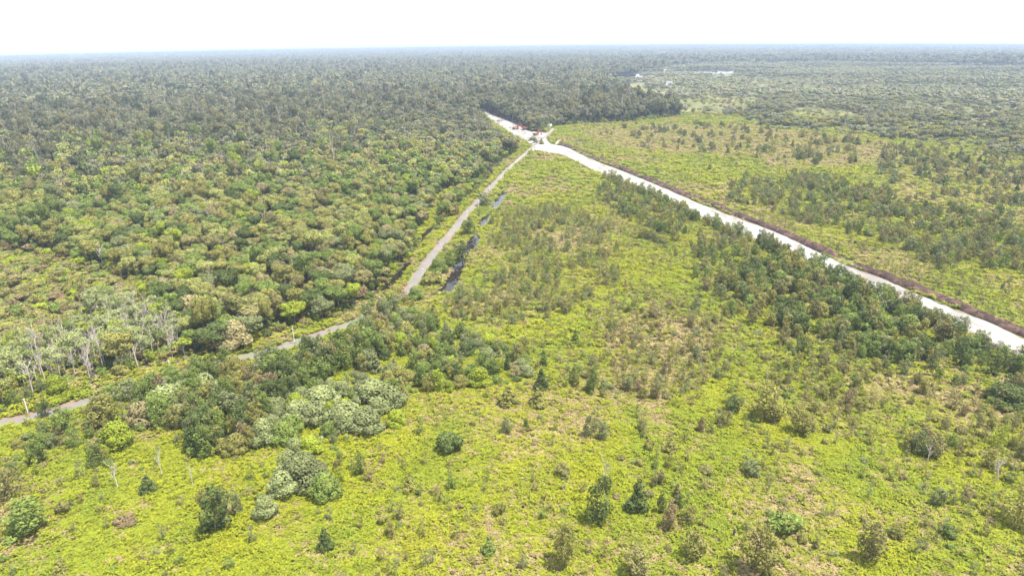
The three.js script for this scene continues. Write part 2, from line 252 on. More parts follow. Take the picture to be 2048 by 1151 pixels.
// ---------------------------------------------------------------- small helpers
function rngOf(a) { return () => { a |= 0; a = a + 0x6D2B79F5 | 0; let t = Math.imul(a ^ a >>> 15, 1 | a); t = t + Math.imul(t ^ t >>> 7, 61 | t) ^ t; return ((t ^ t >>> 14) >>> 0) / 4294967296; }; }
const hash = (i, j, s) => { let h = Math.imul(i, 374761393) + Math.imul(j, 668265263) + Math.imul(s, 974634777) | 0; h = Math.imul(h ^ h >>> 13, 1274126177); return ((h ^ h >>> 16) >>> 0) / 4294967296; };
function noise(x, z, s = 0) {
  const i = Math.floor(x), j = Math.floor(z), u = x - i, v = z - j, a = u * u * (3 - 2 * u), b = v * v * (3 - 2 * v);
  const p = hash(i, j, s), q = hash(i + 1, j, s), r = hash(i, j + 1, s), t = hash(i + 1, j + 1, s);
  return p + (q - p) * a + (r - p) * b + (p - q - r + t) * a * b;
}
const fbm = (x, z, s = 0) => 0.5 * noise(x, z, s) + 0.27 * noise(x * 2.1 + 5, z * 2.1, s + 1) + 0.15 * noise(x * 4.3, z * 4.3 + 9, s + 2) + 0.08 * noise(x * 8.9, z * 8.9, s + 3);
const clamp = (x, a = 0, b = 1) => Math.min(b, Math.max(a, x));
const smooth = (a, b, x) => { const t = clamp((x - a) / (b - a)); return t * t * (3 - 2 * t); };
const lerp = (a, b, t) => a + (b - a) * t;
const mix3 = (a, b, t) => [lerp(a[0], b[0], t), lerp(a[1], b[1], t), lerp(a[2], b[2], t)];
const box = (p) => { let a = 1e9, b = -1e9, c = 1e9, d = -1e9; for (const [x, z] of p) { a = Math.min(a, x); b = Math.max(b, x); c = Math.min(c, z); d = Math.max(d, z); } return [a, b, c, d]; };
const boxes = new Map();
function inside(p, x, z) {
  let b = boxes.get(p); if (!b) boxes.set(p, b = box(p));
  if (x < b[0] || x > b[1] || z < b[2] || z > b[3]) return false;
  let r = false;
  for (let i = 0, j = p.length - 1; i < p.length; j = i++) if ((p[i][1] > z) !== (p[j][1] > z) && x < (p[j][0] - p[i][0]) * (z - p[i][1]) / (p[j][1] - p[i][1]) + p[i][0]) r = !r;
  return r;
}
function distLine(l, x, z) {
  let m = 1e9;
  for (let i = 1; i < l.length; i++) {
    const [ax, az] = l[i - 1], dx = l[i][0] - ax, dz = l[i][1] - az, t = clamp(((x - ax) * dx + (z - az) * dz) / (dx * dx + dz * dz));
    m = Math.min(m, (ax + t * dx - x) ** 2 + (az + t * dz - z) ** 2);
  }
  return Math.sqrt(m);
}
function resample(l, step) { // a smooth curve through the points, at even steps
  const c = new THREE.CatmullRomCurve3(l.map(([x, z]) => new THREE.Vector3(x, 0, z)), false, 'centripetal');
  const n = Math.max(2, Math.round(c.getLength() / step));
  return c.getSpacedPoints(n).map((p) => [p.x, p.z]);
}
const VP = new THREE.Matrix4().multiplyMatrices(camera.projectionMatrix, camera.matrixWorldInverse), tmpV = new THREE.Vector4();
function inView(x, z, mx = 1.15, my = 1.2) { // near enough to the view to be seen from a step to the side as well
  tmpV.set(x, 2, z, 1).applyMatrix4(VP);
  return tmpV.w > 1 && Math.abs(tmpV.x) < tmpV.w * mx + 12 && tmpV.y > -tmpV.w * my - 6;
}

const names = new Map();
const numbered = (n) => { const k = (names.get(n) || 0); names.set(n, k + 1); return k ? `${n}_${String(k).padStart(3, '0')}` : n; };
const shade = (o) => { o.castShadow = o.receiveShadow = true; return o; };
function part(name, geo, mat, parent) { const m = shade(new THREE.Mesh(geo, mat)); m.name = name; parent.add(m); return m; }
function thing(name, label, category, x, z, turn = 0, group, y = 0) {
  const g = new THREE.Group(); g.name = numbered(name); g.position.set(x, y, z); g.rotation.y = turn; g.userData = { label, category };
  if (group) g.userData.group = group;
  scene.add(g); return g;
}
function structure(name, geo, mat) { const m = shade(new THREE.Mesh(geo, mat)); m.name = numbered(name); m.userData = { kind: 'structure' }; scene.add(m); return m; }
const std = (color, roughness = 0.9, more = {}) => new THREE.MeshStandardMaterial({ color: new THREE.Color().setRGB(...color), roughness, ...more });
const veg = (color, roughness = 0.9, through = 0) => new THREE.MeshPhysicalMaterial({ transmission: through, thickness: 0, specularIntensity: 0.25, color: new THREE.Color().setRGB(...color), roughness, vertexColors: true, side: THREE.DoubleSide });

class Mesher { // collects triangles with normals and colours
  constructor() { this.p = []; this.n = []; this.c = []; this.i = []; }
  v(p, n, c) { this.p.push(p[0], p[1], p[2]); this.n.push(n[0], n[1], n[2]); this.c.push(c[0], c[1], c[2]); return this.p.length / 3 - 1; }
  seg(a, b, ra, rb, c, sides = 5) { // a tapered limb
    const d = new THREE.Vector3(b[0] - a[0], b[1] - a[1], b[2] - a[2]).normalize();
    const u = new THREE.Vector3(Math.abs(d.y) > 0.9 ? 1 : 0, Math.abs(d.y) > 0.9 ? 0 : 1, 0).cross(d).normalize(), w = d.clone().cross(u), s = [];
    for (let k = 0; k <= sides; k++) {
      const t = k / sides * 2 * Math.PI, n = [u.x * Math.cos(t) + w.x * Math.sin(t), u.y * Math.cos(t) + w.y * Math.sin(t), u.z * Math.cos(t) + w.z * Math.sin(t)];
      s.push(this.v([a[0] + n[0] * ra, a[1] + n[1] * ra, a[2] + n[2] * ra], n, c), this.v([b[0] + n[0] * rb, b[1] + n[1] * rb, b[2] + n[2] * rb], n, c));
    }
    for (let k = 0; k < sides; k++) this.i.push(s[2 * k], s[2 * k + 2], s[2 * k + 1], s[2 * k + 1], s[2 * k + 2], s[2 * k + 3]);
  }
  leaf(p, nrm, shadeN, t, len, wid, c, fold = 0.25) { // a leaf spray: a pointed blade, creased along the middle
    const b = nrm.clone().cross(t).normalize();
    const at = (l, w, up) => [p.x + t.x * l + b.x * w + nrm.x * up, p.y + t.y * l + b.y * w + nrm.y * up, p.z + t.z * l + b.z * w + nrm.z * up];
    const n = [shadeN.x, shadeN.y, shadeN.z];
    const v0 = this.v(at(-len, 0, -fold * wid), n, c), v1 = this.v(at(len * 0.1, wid, 0), n, c), v2 = this.v(at(len, 0, -fold * wid), n, c), v3 = this.v(at(len * 0.1, -wid, 0), n, c);
    this.i.push(v0, v3, v1, v1, v3, v2);
  }
  geo() {
    const g = new THREE.BufferGeometry();
    g.setAttribute('position', new THREE.Float32BufferAttribute(this.p, 3)); g.setAttribute('normal', new THREE.Float32BufferAttribute(this.n, 3)); g.setAttribute('color', new THREE.Float32BufferAttribute(this.c, 3));
    g.setIndex(this.i); return g;
  }
}
const rv = (R) => { let x, y, z, l; do { x = R() * 2 - 1; y = R() * 2 - 1; z = R() * 2 - 1; l = x * x + y * y + z * z; } while (l > 1 || l < 0.01); l = Math.sqrt(l); return new THREE.Vector3(x / l, y / l, z / l); };
function leaves(m, R, lobes, n, size, o = {}) { // leaf sprays over the outside of a union of lobes
  const { up = 0.25, low = -0.5, loose = 0.5, vary = 0.32, droop = 0, aspect = 0.62, depth = 0.2 } = o;
  const wsum = lobes.reduce((a, l) => a + l.r * l.r, 0);
  for (let k = 0, tries = 0; k < n && tries < n * 6; tries++) {
    let t = R() * wsum, L = lobes[0];
    for (L of lobes) { t -= L.r * L.r; if (t <= 0) break; }
    const d = rv(R); if (d.y < low) continue;
    const f = 1 - depth * R() * R() + 0.06 * (R() - 0.5), ky = L.ky || 1, p = new THREE.Vector3(L.x + d.x * L.r * f, L.y + d.y * L.r * ky * f, L.z + d.z * L.r * f);
    if (lobes.some((q) => q !== L && ((p.x - q.x) ** 2 + ((p.y - q.y) / (q.ky || 1)) ** 2 + (p.z - q.z) ** 2) < (q.r * 0.82) ** 2)) continue;
    const nrm = d.clone().addScaledVector(rv(R), loose); nrm.y += up; nrm.normalize();
    const tan = rv(R); tan.y -= droop; tan.addScaledVector(nrm, -tan.dot(nrm)).normalize();
    const s = size * (0.65 + 0.7 * R()), b = 1 + vary * (R() * 2 - 1), warm = 1 + 0.12 * (R() - 0.5);
    m.leaf(p, nrm, nrm.clone().addScaledVector(d, 0.3).normalize(), tan, s, s * aspect, [b * warm, b, b * (0.9 + 0.2 * R())]);
    k++;
  }
}
const BARK = [0.5, 0.42, 0.36]; // times the crown's own colour when the two are one mesh far away
function limbs(m, R, h, r, c, o = {}) { // trunk and boughs
  const { n = 5, from = 0.45, spread = 0.35, rise = 0.3, lean = 0.04, twigs = 0, sides = 5, boughs = m } = o, tips = [];
  const top = [h * lean * (R() - 0.5) * 2, h * 0.86, h * lean * (R() - 0.5) * 2], mid = [top[0] * 0.3, h * 0.4, top[2] * 0.3];
  m.seg([0, -0.4, 0], mid, r * 1.25, r * 0.85, c, sides); m.seg(mid, top, r * 0.85, r * 0.3, c, sides);
  for (let k = 0; k < n; k++) {
    const a = k / n * 6.283 + R(), f = lerp(from, 0.8, (k + R()) / n), t = (f - 0.4) / 0.46;
    const b = f < 0.4 ? [mid[0], h * f, mid[2]] : [lerp(mid[0], top[0], t), h * f, lerp(mid[2], top[2], t)];
    const e = [b[0] + Math.cos(a) * h * spread * (0.6 + 0.5 * R()), b[1] + h * rise * (0.6 + 0.6 * R()), b[2] + Math.sin(a) * h * spread * (0.6 + 0.5 * R())];
    boughs.seg(b, e, r * 0.45, r * 0.14, c, 4); tips.push(e);
    for (let q = 0; q < twigs; q++) {
      const s = 0.35 + 0.6 * R(), g = [lerp(b[0], e[0], s), lerp(b[1], e[1], s), lerp(b[2], e[2], s)], w = rv(R);
      const z = [g[0] + w.x * h * spread * 0.4, g[1] + (0.5 + 0.5 * Math.abs(w.y)) * h * rise * 0.55, g[2] + w.z * h * spread * 0.4];
      boughs.seg(g, z, r * 0.2, r * 0.07, c, 3); tips.push(z);
    }
  }
  return tips;
}

// ---------------------------------------------------------------- what grows where
const WILD = [...LINE.OLD_ROAD, ...LINE.FOREST_EDGE_FAR.slice(1), [9000, -2600], [9000, -12000], [-9000, -12000], [-9000, -60], [-300, -60], [-140, -85]];
const SAND = [...LINE.SAND_UPPER, ...LINE.SAND_LOWER.slice().reverse()], ARM = [...LINE.ARM_UPPER, ...LINE.ARM_LOWER.slice().reverse()];
const widthL = (z) => 0.4 + 3 * smooth(0.35, 0.8, noise(z / 15, 1, 4)), widthR = (z) => z > -208 ? 5.0 - 2.2 * smooth(-200, -208, z) : 0.5 + 4.4 * smooth(0.25, 0.8, noise(z / 16, 2, 4));
const nearRoad = (x, z) => z > -760 ? distLine(LINE.OLD_ROAD, x, z) : 1e9;
const HOUSES = [[240.8, -1065.7, 9], [227, -1241.5, 11], [345, -1575, 8]];
function blocked(x, z, pad = 0) { // carriageways, banks and water, where nothing stands
  if (z < -770) { // open wet ground lies before the far water and the far houses
    for (const k of [1, 1.025, 1.05, 1.075, 1.1]) if (HOUSES.some(([a, b, d]) => Math.hypot(x * k - a, z * k - b) < d) || inside(AREA.FLOOD_A, x * k, z * k) || inside(AREA.FLOOD_B, x * k, z * k) && hash(Math.round(x / 6), Math.round(z / 9), 6) < 0.93 || inside(AREA.FLOOD_C, x * k, z * k)) return true;
    return false;
  }
  if (inside(SAND, x, z) || inside(ARM, x, z)) return true;
  if (distLine(LINE.OLD_ROAD, x, z) < 2.4 + pad) return true;
  if (distLine(LINE.BERM, x, z) < 2.3 + pad || distLine(LINE.SAND_LOWER, x, z) < 1.6 + pad || distLine(LINE.SAND_UPPER, x, z) < 1 + pad) return true;
  if (distLine(LINE.ARM_UPPER, x, z) < 1 + pad || distLine(LINE.ARM_LOWER, x, z) < 1 + pad) return true;
  if (inside(AREA.VERGE_POND, x, z) || inside(AREA.SPUR, x, z) || inside(AREA.TRACK_N, x, z)) return true;
  return distLine(LINE.DITCH_L, x, z) < widthL(z) / 2 + 0.2 + pad || distLine(LINE.DITCH_R, x, z) < widthR(z) / 2 + 0.25 + pad || distLine(LINE.DITCH_W, x, z) < 1.2 + pad;
}
function dryness(x, z) { // 0 fresh green fern, 1 dead brown fern and sedge
  let d = smooth(0.5, 0.72, fbm(x / 21, z / 30, 11)) * 0.75 + 0.3 * smooth(0.55, 0.8, noise(x / 4, z / 5, 14));
  const j = 9 * (noise(x / 9, z / 9, 31) - 0.5), k = 9 * (noise(x / 9, z / 9, 32) - 0.5);
  if (inside(AREA.TAN_FIELD, x + 3 * j, z + 5 * k)) d += 0.8;
  if (inside(AREA.BROWN_BRUSH, x + j, z + k)) d += 0.4;
  if (inside(AREA.SAPLINGS, x + j, z + k)) d += 0.25;
  if (inside(AREA.OLIVE_LOW, x + j, z + k)) d += 0.2;
  if (inside(AREA.BUSH_RIGHT, x + j, z + k)) d += 0.35;
  if (z > -90 && x > -25 && x < 75) d += 0.18 * smooth(0.35, 0.6, noise(x / 13, z / 9, 44));
  return clamp(d);
}
function zone(x0, z0) {
  const q = z0 < -480 ? 46 : 15, x = x0 + q * (fbm(x0 / q, z0 / q, 131) - 0.5), z = z0 + q * 1.2 * (fbm(x0 / q, z0 / q, 141) - 0.5);
  if (inside(WILD, x0, z0)) {
    const xr = lerp(x0, x, 0.3), zr = lerp(z0, z, 0.3); if (inside(AREA.RUBBER, xr, zr) || inside(AREA.RUBBER_B, xr, zr)) return 'rubber';
    if (inside(AREA.LEFT_SCRUB, x, z)) return 'leftscrub';
    const e = nearRoad(x0, z0);
    if (e < 5 + 4 * noise(x / 12, z / 12, 3)) return 'verge';
    if (inside(AREA.CLEARING_L, x0, z0) || inside(AREA.ARM_SIDE, x0, z0)) return 'verge';
    return 'forest';
  }
  if (inside(AREA.SCRUB_FAR, x, z)) {
    if (inside(AREA.OPEN_A, x, z) || inside(AREA.OPEN_B, x, z) || inside(AREA.OPEN_C, x, z) || inside(AREA.OPEN_D, x, z)) return 'open';
    return 'scrub';
  }
  for (const k of ['THICKET_CORE', 'THICKET_SAND', 'THICKET_EAST', 'BUSH_RIGHT', 'SAPLINGS', 'BROWN_BRUSH', 'OLIVE_LOW', 'GROVE_DOME', 'GROVE_DARK', 'GROVE_MIXED', 'GROVE_LOW', 'ROAD_BRUSH', 'TAN_FIELD']) if (inside(AREA[k], x, z)) return k;
  if (z < -1200 || (x > 700 && z < -600)) return 'scrub';
  return 'field';
}

// ---------------------------------------------------------------- ground
const TANZ = Math.tan(37 * Math.PI / 180);
function groundY(x, z) { // level peat plain; far away the land falls a little to both sides
  const r = Math.hypot(x, z); if (r < 1800) return 0;
  const u = Math.min(1.3, Math.abs(x) / Math.max(1, -z) / TANZ);
  return z < 0 ? -0.005 * (r - 1800) * u * u * smooth(1800, 3500, r) + 8 * smooth(4200, 6500, r) : 0;
}
{
  const az = []; for (let a = -180; a < -46; a += 6) az.push(a); for (let a = -46; a < 46; a += 0.25) az.push(a); for (let a = 46; a <= 180.01; a += 6.7) az.push(Math.min(a, 180)); if (az[az.length - 1] < 180) az.push(180);
  const nr = 330, pos = [], col = [], uv = [], idx = [];
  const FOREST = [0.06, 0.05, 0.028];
  for (let j = 0; j <= nr; j++) {
    const r = j === 0 ? 0.01 : 20 * Math.pow(26000 / 20, (j - 1) / (nr - 1));
    for (const a of az) {
      const x = r * Math.sin(a * Math.PI / 180), z = -r * Math.cos(a * Math.PI / 180);
      pos.push(x, groundY(x, z), z); uv.push(x / 7, z / 7);
      const t = z < 0 ? zone(x, z) : 'field', g = 0.75 + 0.5 * noise(x / 3, z / 3, 71);
      let c;
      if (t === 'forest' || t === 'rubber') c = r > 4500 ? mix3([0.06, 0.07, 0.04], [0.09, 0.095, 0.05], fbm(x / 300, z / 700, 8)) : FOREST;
      else if (t === 'leftscrub') c = [0.09, 0.075, 0.04];
      else {
        const d = dryness(x, z);
        c = mix3(mix3([0.15, 0.18, 0.028], [0.19, 0.205, 0.028], noise(x / 40, z / 60, 5)), [0.25, 0.195, 0.095], d);
        if (t === 'scrub') c = mix3(c, [0.165, 0.168, 0.075], 0.7);
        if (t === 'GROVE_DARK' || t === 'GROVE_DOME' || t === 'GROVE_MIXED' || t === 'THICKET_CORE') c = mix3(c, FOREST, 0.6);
      }
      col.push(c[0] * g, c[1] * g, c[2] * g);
    }
  }
  const na = az.length;
  for (let j = 0; j < nr; j++) for (let i = 0; i < na - 1; i++) { const q = j * na + i; idx.push(q, q + 1, q + na, q + 1, q + na + 1, q + na); }
  const g = new THREE.BufferGeometry();
  g.setAttribute('position', new THREE.Float32BufferAttribute(pos, 3)); g.setAttribute('color', new THREE.Float32BufferAttribute(col, 3)); g.setAttribute('uv', new THREE.Float32BufferAttribute(uv, 2));
  g.setIndex(idx); g.computeVertexNormals();
  const S = 256, d = new Uint8Array(S * S * 4);
  const wrapN = (i, j, f, s) => { const x = i / S * f, y = j / S * f, a = Math.floor(x), b = Math.floor(y), u = x - a, v = y - b, h = (p, q) => hash((p % f + f) % f, (q % f + f) % f, s); return lerp(lerp(h(a, b), h(a + 1, b), u), lerp(h(a, b + 1), h(a + 1, b + 1), u), v); };
  for (let j = 0; j < S; j++) for (let i = 0; i < S; i++) { const n = 0.5 * wrapN(i, j, 16, 1) + 0.3 * wrapN(i, j, 48, 2) + 0.2 * wrapN(i, j, 128, 3), v = 130 + 125 * n, k = (j * S + i) * 4; d[k] = v; d[k + 1] = v; d[k + 2] = v * 0.96; d[k + 3] = 255; }
  const tx = new THREE.DataTexture(d, S, S); tx.wrapS = tx.wrapT = THREE.RepeatWrapping; tx.magFilter = tx.minFilter = THREE.LinearFilter; tx.colorSpace = THREE.SRGBColorSpace; tx.needsUpdate = true;
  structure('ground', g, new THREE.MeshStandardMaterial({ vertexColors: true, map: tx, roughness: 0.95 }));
}

// ---------------------------------------------------------------- roads, banks, water
function sheet(rows, colorAt) { // rows of [x, y, z] across, from one end to the other
  const n = rows[0].length, p = [], c = [], i = [];
  rows.forEach((r, j) => r.forEach((q, k) => { p.push(...q); c.push(...colorAt(q[0], q[2], k / (n - 1), j)); }));
  for (let j = 0; j < rows.length - 1; j++) for (let k = 0; k < n - 1; k++) { const q = j * n + k; i.push(q, q + 1, q + n, q + 1, q + n + 1, q + n); }
  const g = new THREE.BufferGeometry();
  g.setAttribute('position', new THREE.Float32BufferAttribute(p, 3)); g.setAttribute('color', new THREE.Float32BufferAttribute(c, 3)); g.setIndex(i); g.computeVertexNormals(); return g;
}
function ribbon(line, width, step, ys, ragged, seed) { // a strip along a line; ys: heights across
  const l = resample(line, step), rows = [];
  for (let j = 0; j < l.length; j++) {
    const a = l[Math.max(0, j - 1)], b = l[Math.min(l.length - 1, j + 1)], dx = b[0] - a[0], dz = b[1] - a[1], q = Math.hypot(dx, dz) || 1, nx = -dz / q, nz = dx / q;
    const w0 = (typeof width === 'function' ? width(l[j][0], l[j][1], j / (l.length - 1)) : width) / 2, row = [];
    const e0 = ragged * (noise(j * step / 2.5, 1, seed) - 0.5), e1 = ragged * (noise(j * step / 2.5, 7, seed) - 0.5);
    ys.forEach((y, k) => { const t = k / (ys.length - 1) * 2 - 1, w = t * w0 + (t < 0 ? e0 * -t : e1 * t); row.push([l[j][0] + nx * w, y, l[j][1] + nz * w]); });
    rows.push(row);
  }
  return rows;
}
function between(A, B, n, across, ys, ragged, seed) { // a strip between two edges
  const a = resample(A, 1), b = resample(B, 1), rows = [];
  for (let j = 0; j <= n; j++) {
    const p = a[Math.round(j / n * (a.length - 1))], q = b[Math.round(j / n * (b.length - 1))], row = [];
    const w = Math.hypot(q[0] - p[0], q[1] - p[1]), e0 = ragged * (noise(j / 3, 1, seed) - 0.3) / w, e1 = ragged * (noise(j / 3, 7, seed) - 0.3) / w;
    for (let k = 0; k <= across; k++) { const t = lerp(-e0, 1 + e1, k / across); row.push([lerp(p[0], q[0], t), ys(k / across, j), lerp(p[1], q[1], t)]); }
    rows.push(row);
  }
  return rows;
}
const vc = (roughness, more = {}) => new THREE.MeshStandardMaterial({ vertexColors: true, roughness, side: THREE.DoubleSide, ...more });
// reddish soil verge under the road, then the asphalt
structure('road_verge', sheet(ribbon(LINE.OLD_ROAD, 5.4, 1.2, [0.0, 0.07, 0.09, 0.07, 0.0], 1.4, 51), (x, z) => { const k = 0.75 + 0.5 * fbm(x / 1.5, z / 1.5, 9); return mix3([0.17 * k, 0.105 * k, 0.075 * k], [0.12 * k, 0.14 * k, 0.04 * k], smooth(0.5, 0.7, noise(x / 4, z / 4, 77))); }), vc(0.95));
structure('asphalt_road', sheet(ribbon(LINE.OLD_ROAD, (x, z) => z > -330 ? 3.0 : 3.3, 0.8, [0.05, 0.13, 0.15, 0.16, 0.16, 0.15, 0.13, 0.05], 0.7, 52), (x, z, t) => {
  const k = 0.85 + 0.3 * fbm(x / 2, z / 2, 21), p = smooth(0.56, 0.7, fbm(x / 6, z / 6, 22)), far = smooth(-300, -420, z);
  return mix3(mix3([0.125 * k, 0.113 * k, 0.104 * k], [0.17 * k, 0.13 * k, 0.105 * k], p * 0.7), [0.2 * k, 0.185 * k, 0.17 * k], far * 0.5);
}), vc(0.85));
const sandTone = (x, z, t, pink) => { // pale sand, wheel tracks, damp and peaty patches
  const k = 0.8 + 0.4 * fbm(x / 2, z / 3.5, 33), track = 0.05 * smooth(0.5, 0.66, noise(t * 13, z / 40, 35)), d = smooth(0.5, 0.68, fbm(x / 3.5, z / 10, 36));
  return mix3([0.24 * k - track, 0.23 * k - track * 1.02, 0.217 * k - track * 1.05], [0.105 * k, 0.08 * k, 0.066 * k], d * (0.45 + pink) + pink * 0.35);
};
structure('sand_road', sheet(between(LINE.SAND_UPPER, LINE.SAND_LOWER, 520, 18, (t, j) => 0.02 + 0.3 * smooth(0, 0.1, t) * smooth(1, 0.9, t) + 0.05 * noise(t * 9, j / 4, 34), 2.2, 53), (x, z, t) => sandTone(x, z, t, t < 0.12 ? 0.3 : 0.04)), vc(0.95));
structure('sand_road', sheet(between(LINE.ARM_UPPER, LINE.ARM_LOWER, 220, 12, (t, j) => 0.03 + 0.35 * smooth(0, 0.1, t) * smooth(1, 0.9, t) + 0.25 * smooth(0.6, 0.8, noise(t * 6, j / 5, 38)), 3, 54), (x, z, t) => sandTone(x, z, t, 0.22 + 0.6 * smooth(0.55, 0.75, fbm(x / 9, z / 14, 39)))), vc(0.95));
for (const [name, key] of [['sand_spur', 'SPUR'], ['sand_track', 'TRACK_N']]) {
  const s = new THREE.ShapeGeometry(new THREE.Shape(AREA[key].map(([x, z]) => new THREE.Vector2(x, -z)))); s.rotateX(-Math.PI / 2); s.translate(0, 0.05, 0);
  structure(name, s, std([0.45, 0.42, 0.38]));
}
// peat thrown up along the sand road
const peat = (x, z) => { const k = 0.6 + 0.8 * fbm(x * 1.3, z * 1.3, 61); return mix3([0.034 * k, 0.016 * k, 0.01 * k], [0.085 * k, 0.046 * k, 0.03 * k], smooth(0.5, 0.75, noise(x / 1.3, z / 1.3, 62))); };
function berm(line, w, h, label, seed, gaps = []) {
  const l = resample(line, 0.4), n = 18; let run = [];
  const flush = () => {
    if (run.length > 24) { run.forEach((row, j) => { const e = smooth(-1, 16, Math.min(j, run.length - 1 - j)) * (0.75 + 0.25 * noise(j, 1, seed)); row.forEach((q) => { if (q[1] > 0) q[1] *= e; }); }); const g = thing('earth_berm', label.shift(), 'earth bank', 0, 0); part('peat_bank', sheet(run, peat), vc(0.97), g); }
    run = [];
  };
  for (let j = 0; j < l.length; j++) {
    if (gaps.some(([a, b]) => l[j][1] < a && l[j][1] > b)) { flush(); continue; }
    const a = l[Math.max(0, j - 2)], b = l[Math.min(l.length - 1, j + 2)], dx = b[0] - a[0], dz = b[1] - a[1], q = Math.hypot(dx, dz) || 1, row = [];
    const ww = w * (0.75 + 0.5 * noise(j / 15, 3, seed)), hh = h * (0.6 + 0.8 * noise(j / 12, 5, seed));
    for (let k = 0; k <= n; k++) {
      const t = k / n * 2 - 1, x = l[j][0] - dz / q * t * ww / 2, z = l[j][1] + dx / q * t * ww / 2, e = 1 - t * t;
      row.push([x, Math.max(-0.05, hh * Math.pow(e, 0.7) + e * 0.9 * (noise(x / 0.55, z / 0.55, seed + 1) - 0.5) + e * 0.5 * (noise(x / 2.2, z / 2.2, seed + 2) - 0.5)) + (k % n ? 0.02 : -0.05), z]);
    }
    run.push(row);
  }
  flush();
}
berm(LINE.BERM, 4.3, 1.4, ['long ridge of dark brown peat beside the sand road running to the junction', 'dark reddish brown peat ridge beside the nearer stretch of sand road'], 81, [[-211, -217]]);
berm(LINE.SAND_LOWER.slice(2, 8).map(([x, z]) => [x - 1.8, z + 0.6]), 3.2, 0.9, ['low dark bank on the fern side of the far sand road'], 91);
berm(LINE.SAND_LOWER.slice(12).map(([x, z]) => [x - 1.9, z + 0.6]), 3.0, 0.9, ['low brown bank between sand road and dense thicket'], 95);
// dark peat water in the ditches
const waterMat = new THREE.MeshPhysicalMaterial({ color: new THREE.Color().setRGB(0.012, 0.009, 0.007), roughness: 0.06, ior: 1.33 });
const water = (line, w, rag, seed) => structure('ditch_water', sheet(ribbon(line, w, 1, [0.03, 0.035, 0.035, 0.03], rag, seed), () => [1, 1, 1]), waterMat);
water(LINE.DITCH_L, (x, z) => widthL(z), 1.2, 101);
water(LINE.DITCH_R, (x, z) => widthR(z), 1.3, 102);
water(LINE.DITCH_W, 2.2, 0.8, 103);
for (const key of ['VERGE_POND', 'FLOOD_A', 'FLOOD_B', 'FLOOD_C']) {
  const s = new THREE.ShapeGeometry(new THREE.Shape(resample([...AREA[key], AREA[key][0]], 3).map(([x, z], i) => new THREE.Vector2(x + 2 * (hash(i, 1, 9) - 0.5), -z + 2 * (hash(i, 2, 9) - 0.5))))); s.rotateX(-Math.PI / 2); s.translate(0, 0.06, 0);
  structure(key === 'VERGE_POND' ? 'pond_water' : 'flood_water', s, waterMat);
}

// ---------------------------------------------------------------- plants: prototypes
const UNIT = [1, 1, 1];
function protoTree(seed, o) { // { trunk, crown, whole, h, r }
  const R = rngOf(seed), t = new Mesher(), c = new Mesher();
  o.build(R, t, c);
  const trunk = t.geo(), crown = c.geo(), barkG = trunk.clone(), a = barkG.attributes.color;
  for (let i = 0; i < a.count; i++) a.setXYZ(i, ...o.bark);
  const whole = c.p.length ? mergeGeometries([barkG, crown]) : barkG;
  return { trunk, crown, whole, h: o.h, r: o.r };
}
const KIND = {};
// round-headed forest tree, 12 m tall, crown 3.4 m in radius
const forestLobes = (R, h, r, n) => {
  const L = [{ x: 0, y: h * 0.7, z: 0, r: r * 0.72, ky: 0.95 }];
  for (let k = 0; k < n; k++) { const a = k / n * 6.283 + R(), d = r * (0.4 + 0.3 * R()); L.push({ x: Math.cos(a) * d, y: h * (0.55 + 0.32 * R()), z: Math.sin(a) * d, r: r * (0.34 + 0.24 * R()), ky: 0.8 }); }
  L.push({ x: (R() - 0.5) * r * 0.5, y: h * 0.86, z: (R() - 0.5) * r * 0.5, r: r * 0.42, ky: 0.8 });
  return L;
};
KIND.forest_tree = [11, 12, 13, 14, 15, 16].map((s) => protoTree(s, { h: 12, r: 3.4, bark: [1.4, 1.2, 1.6], build: (R, t, c) => { limbs(t, R, 11.4, 0.2, UNIT, { n: 5, spread: 0.2, rise: 0.14 }); leaves(c, R, forestLobes(R, 12, 3.4, 11 + Math.floor(R() * 4)), 1900, 0.27, { low: -0.85, vary: 0.36, loose: 0.75, depth: 0.35 }); } }));
KIND.forest_mid = [21, 22, 23, 24].map((s) => protoTree(s, { h: 12, r: 3.4, bark: [1.4, 1.2, 1.6], build: (R, t, c) => { t.seg([0, -0.4, 0], [0, 9, 0], 0.2, 0.1, UNIT, 3); leaves(c, R, forestLobes(R, 12, 3.4, 10), 460, 0.52, { low: -0.8, loose: 0.75, depth: 0.35, vary: 0.36 }); } }));
KIND.forest_far = [31, 32, 33, 34].map((s) => protoTree(s, { h: 12, r: 3.4, bark: [1.4, 1.2, 1.6], build: (R, t, c) => { t.seg([0, -0.4, 0], [0, 8, 0], 0.22, 0.1, UNIT, 3); leaves(c, R, forestLobes(R, 12, 3.4, 6), 90, 1.15, { low: -0.6 }); } }));
KIND.forest_clump = [41, 42, 43].map((s) => protoTree(s, { h: 14, r: 9, bark: [1.2, 1.1, 1.3], build: (R, t, c) => {
  for (let k = 0; k < 5; k++) { const a = k * 1.26 + R(), x = Math.cos(a) * 5.5, z = Math.sin(a) * 5.5, h = 11 + 5 * R(); t.seg([x, -0.4, z], [x, h * 0.7, z], 0.25, 0.12, UNIT, 3); leaves(c, R, [{ x, y: h * 0.78, z, r: 3.4, ky: 0.85 }, { x: x + 1.6, y: h * 0.66, z: z - 1, r: 2.3 }], 26, 1.9, { low: -0.5 }); }
} }));
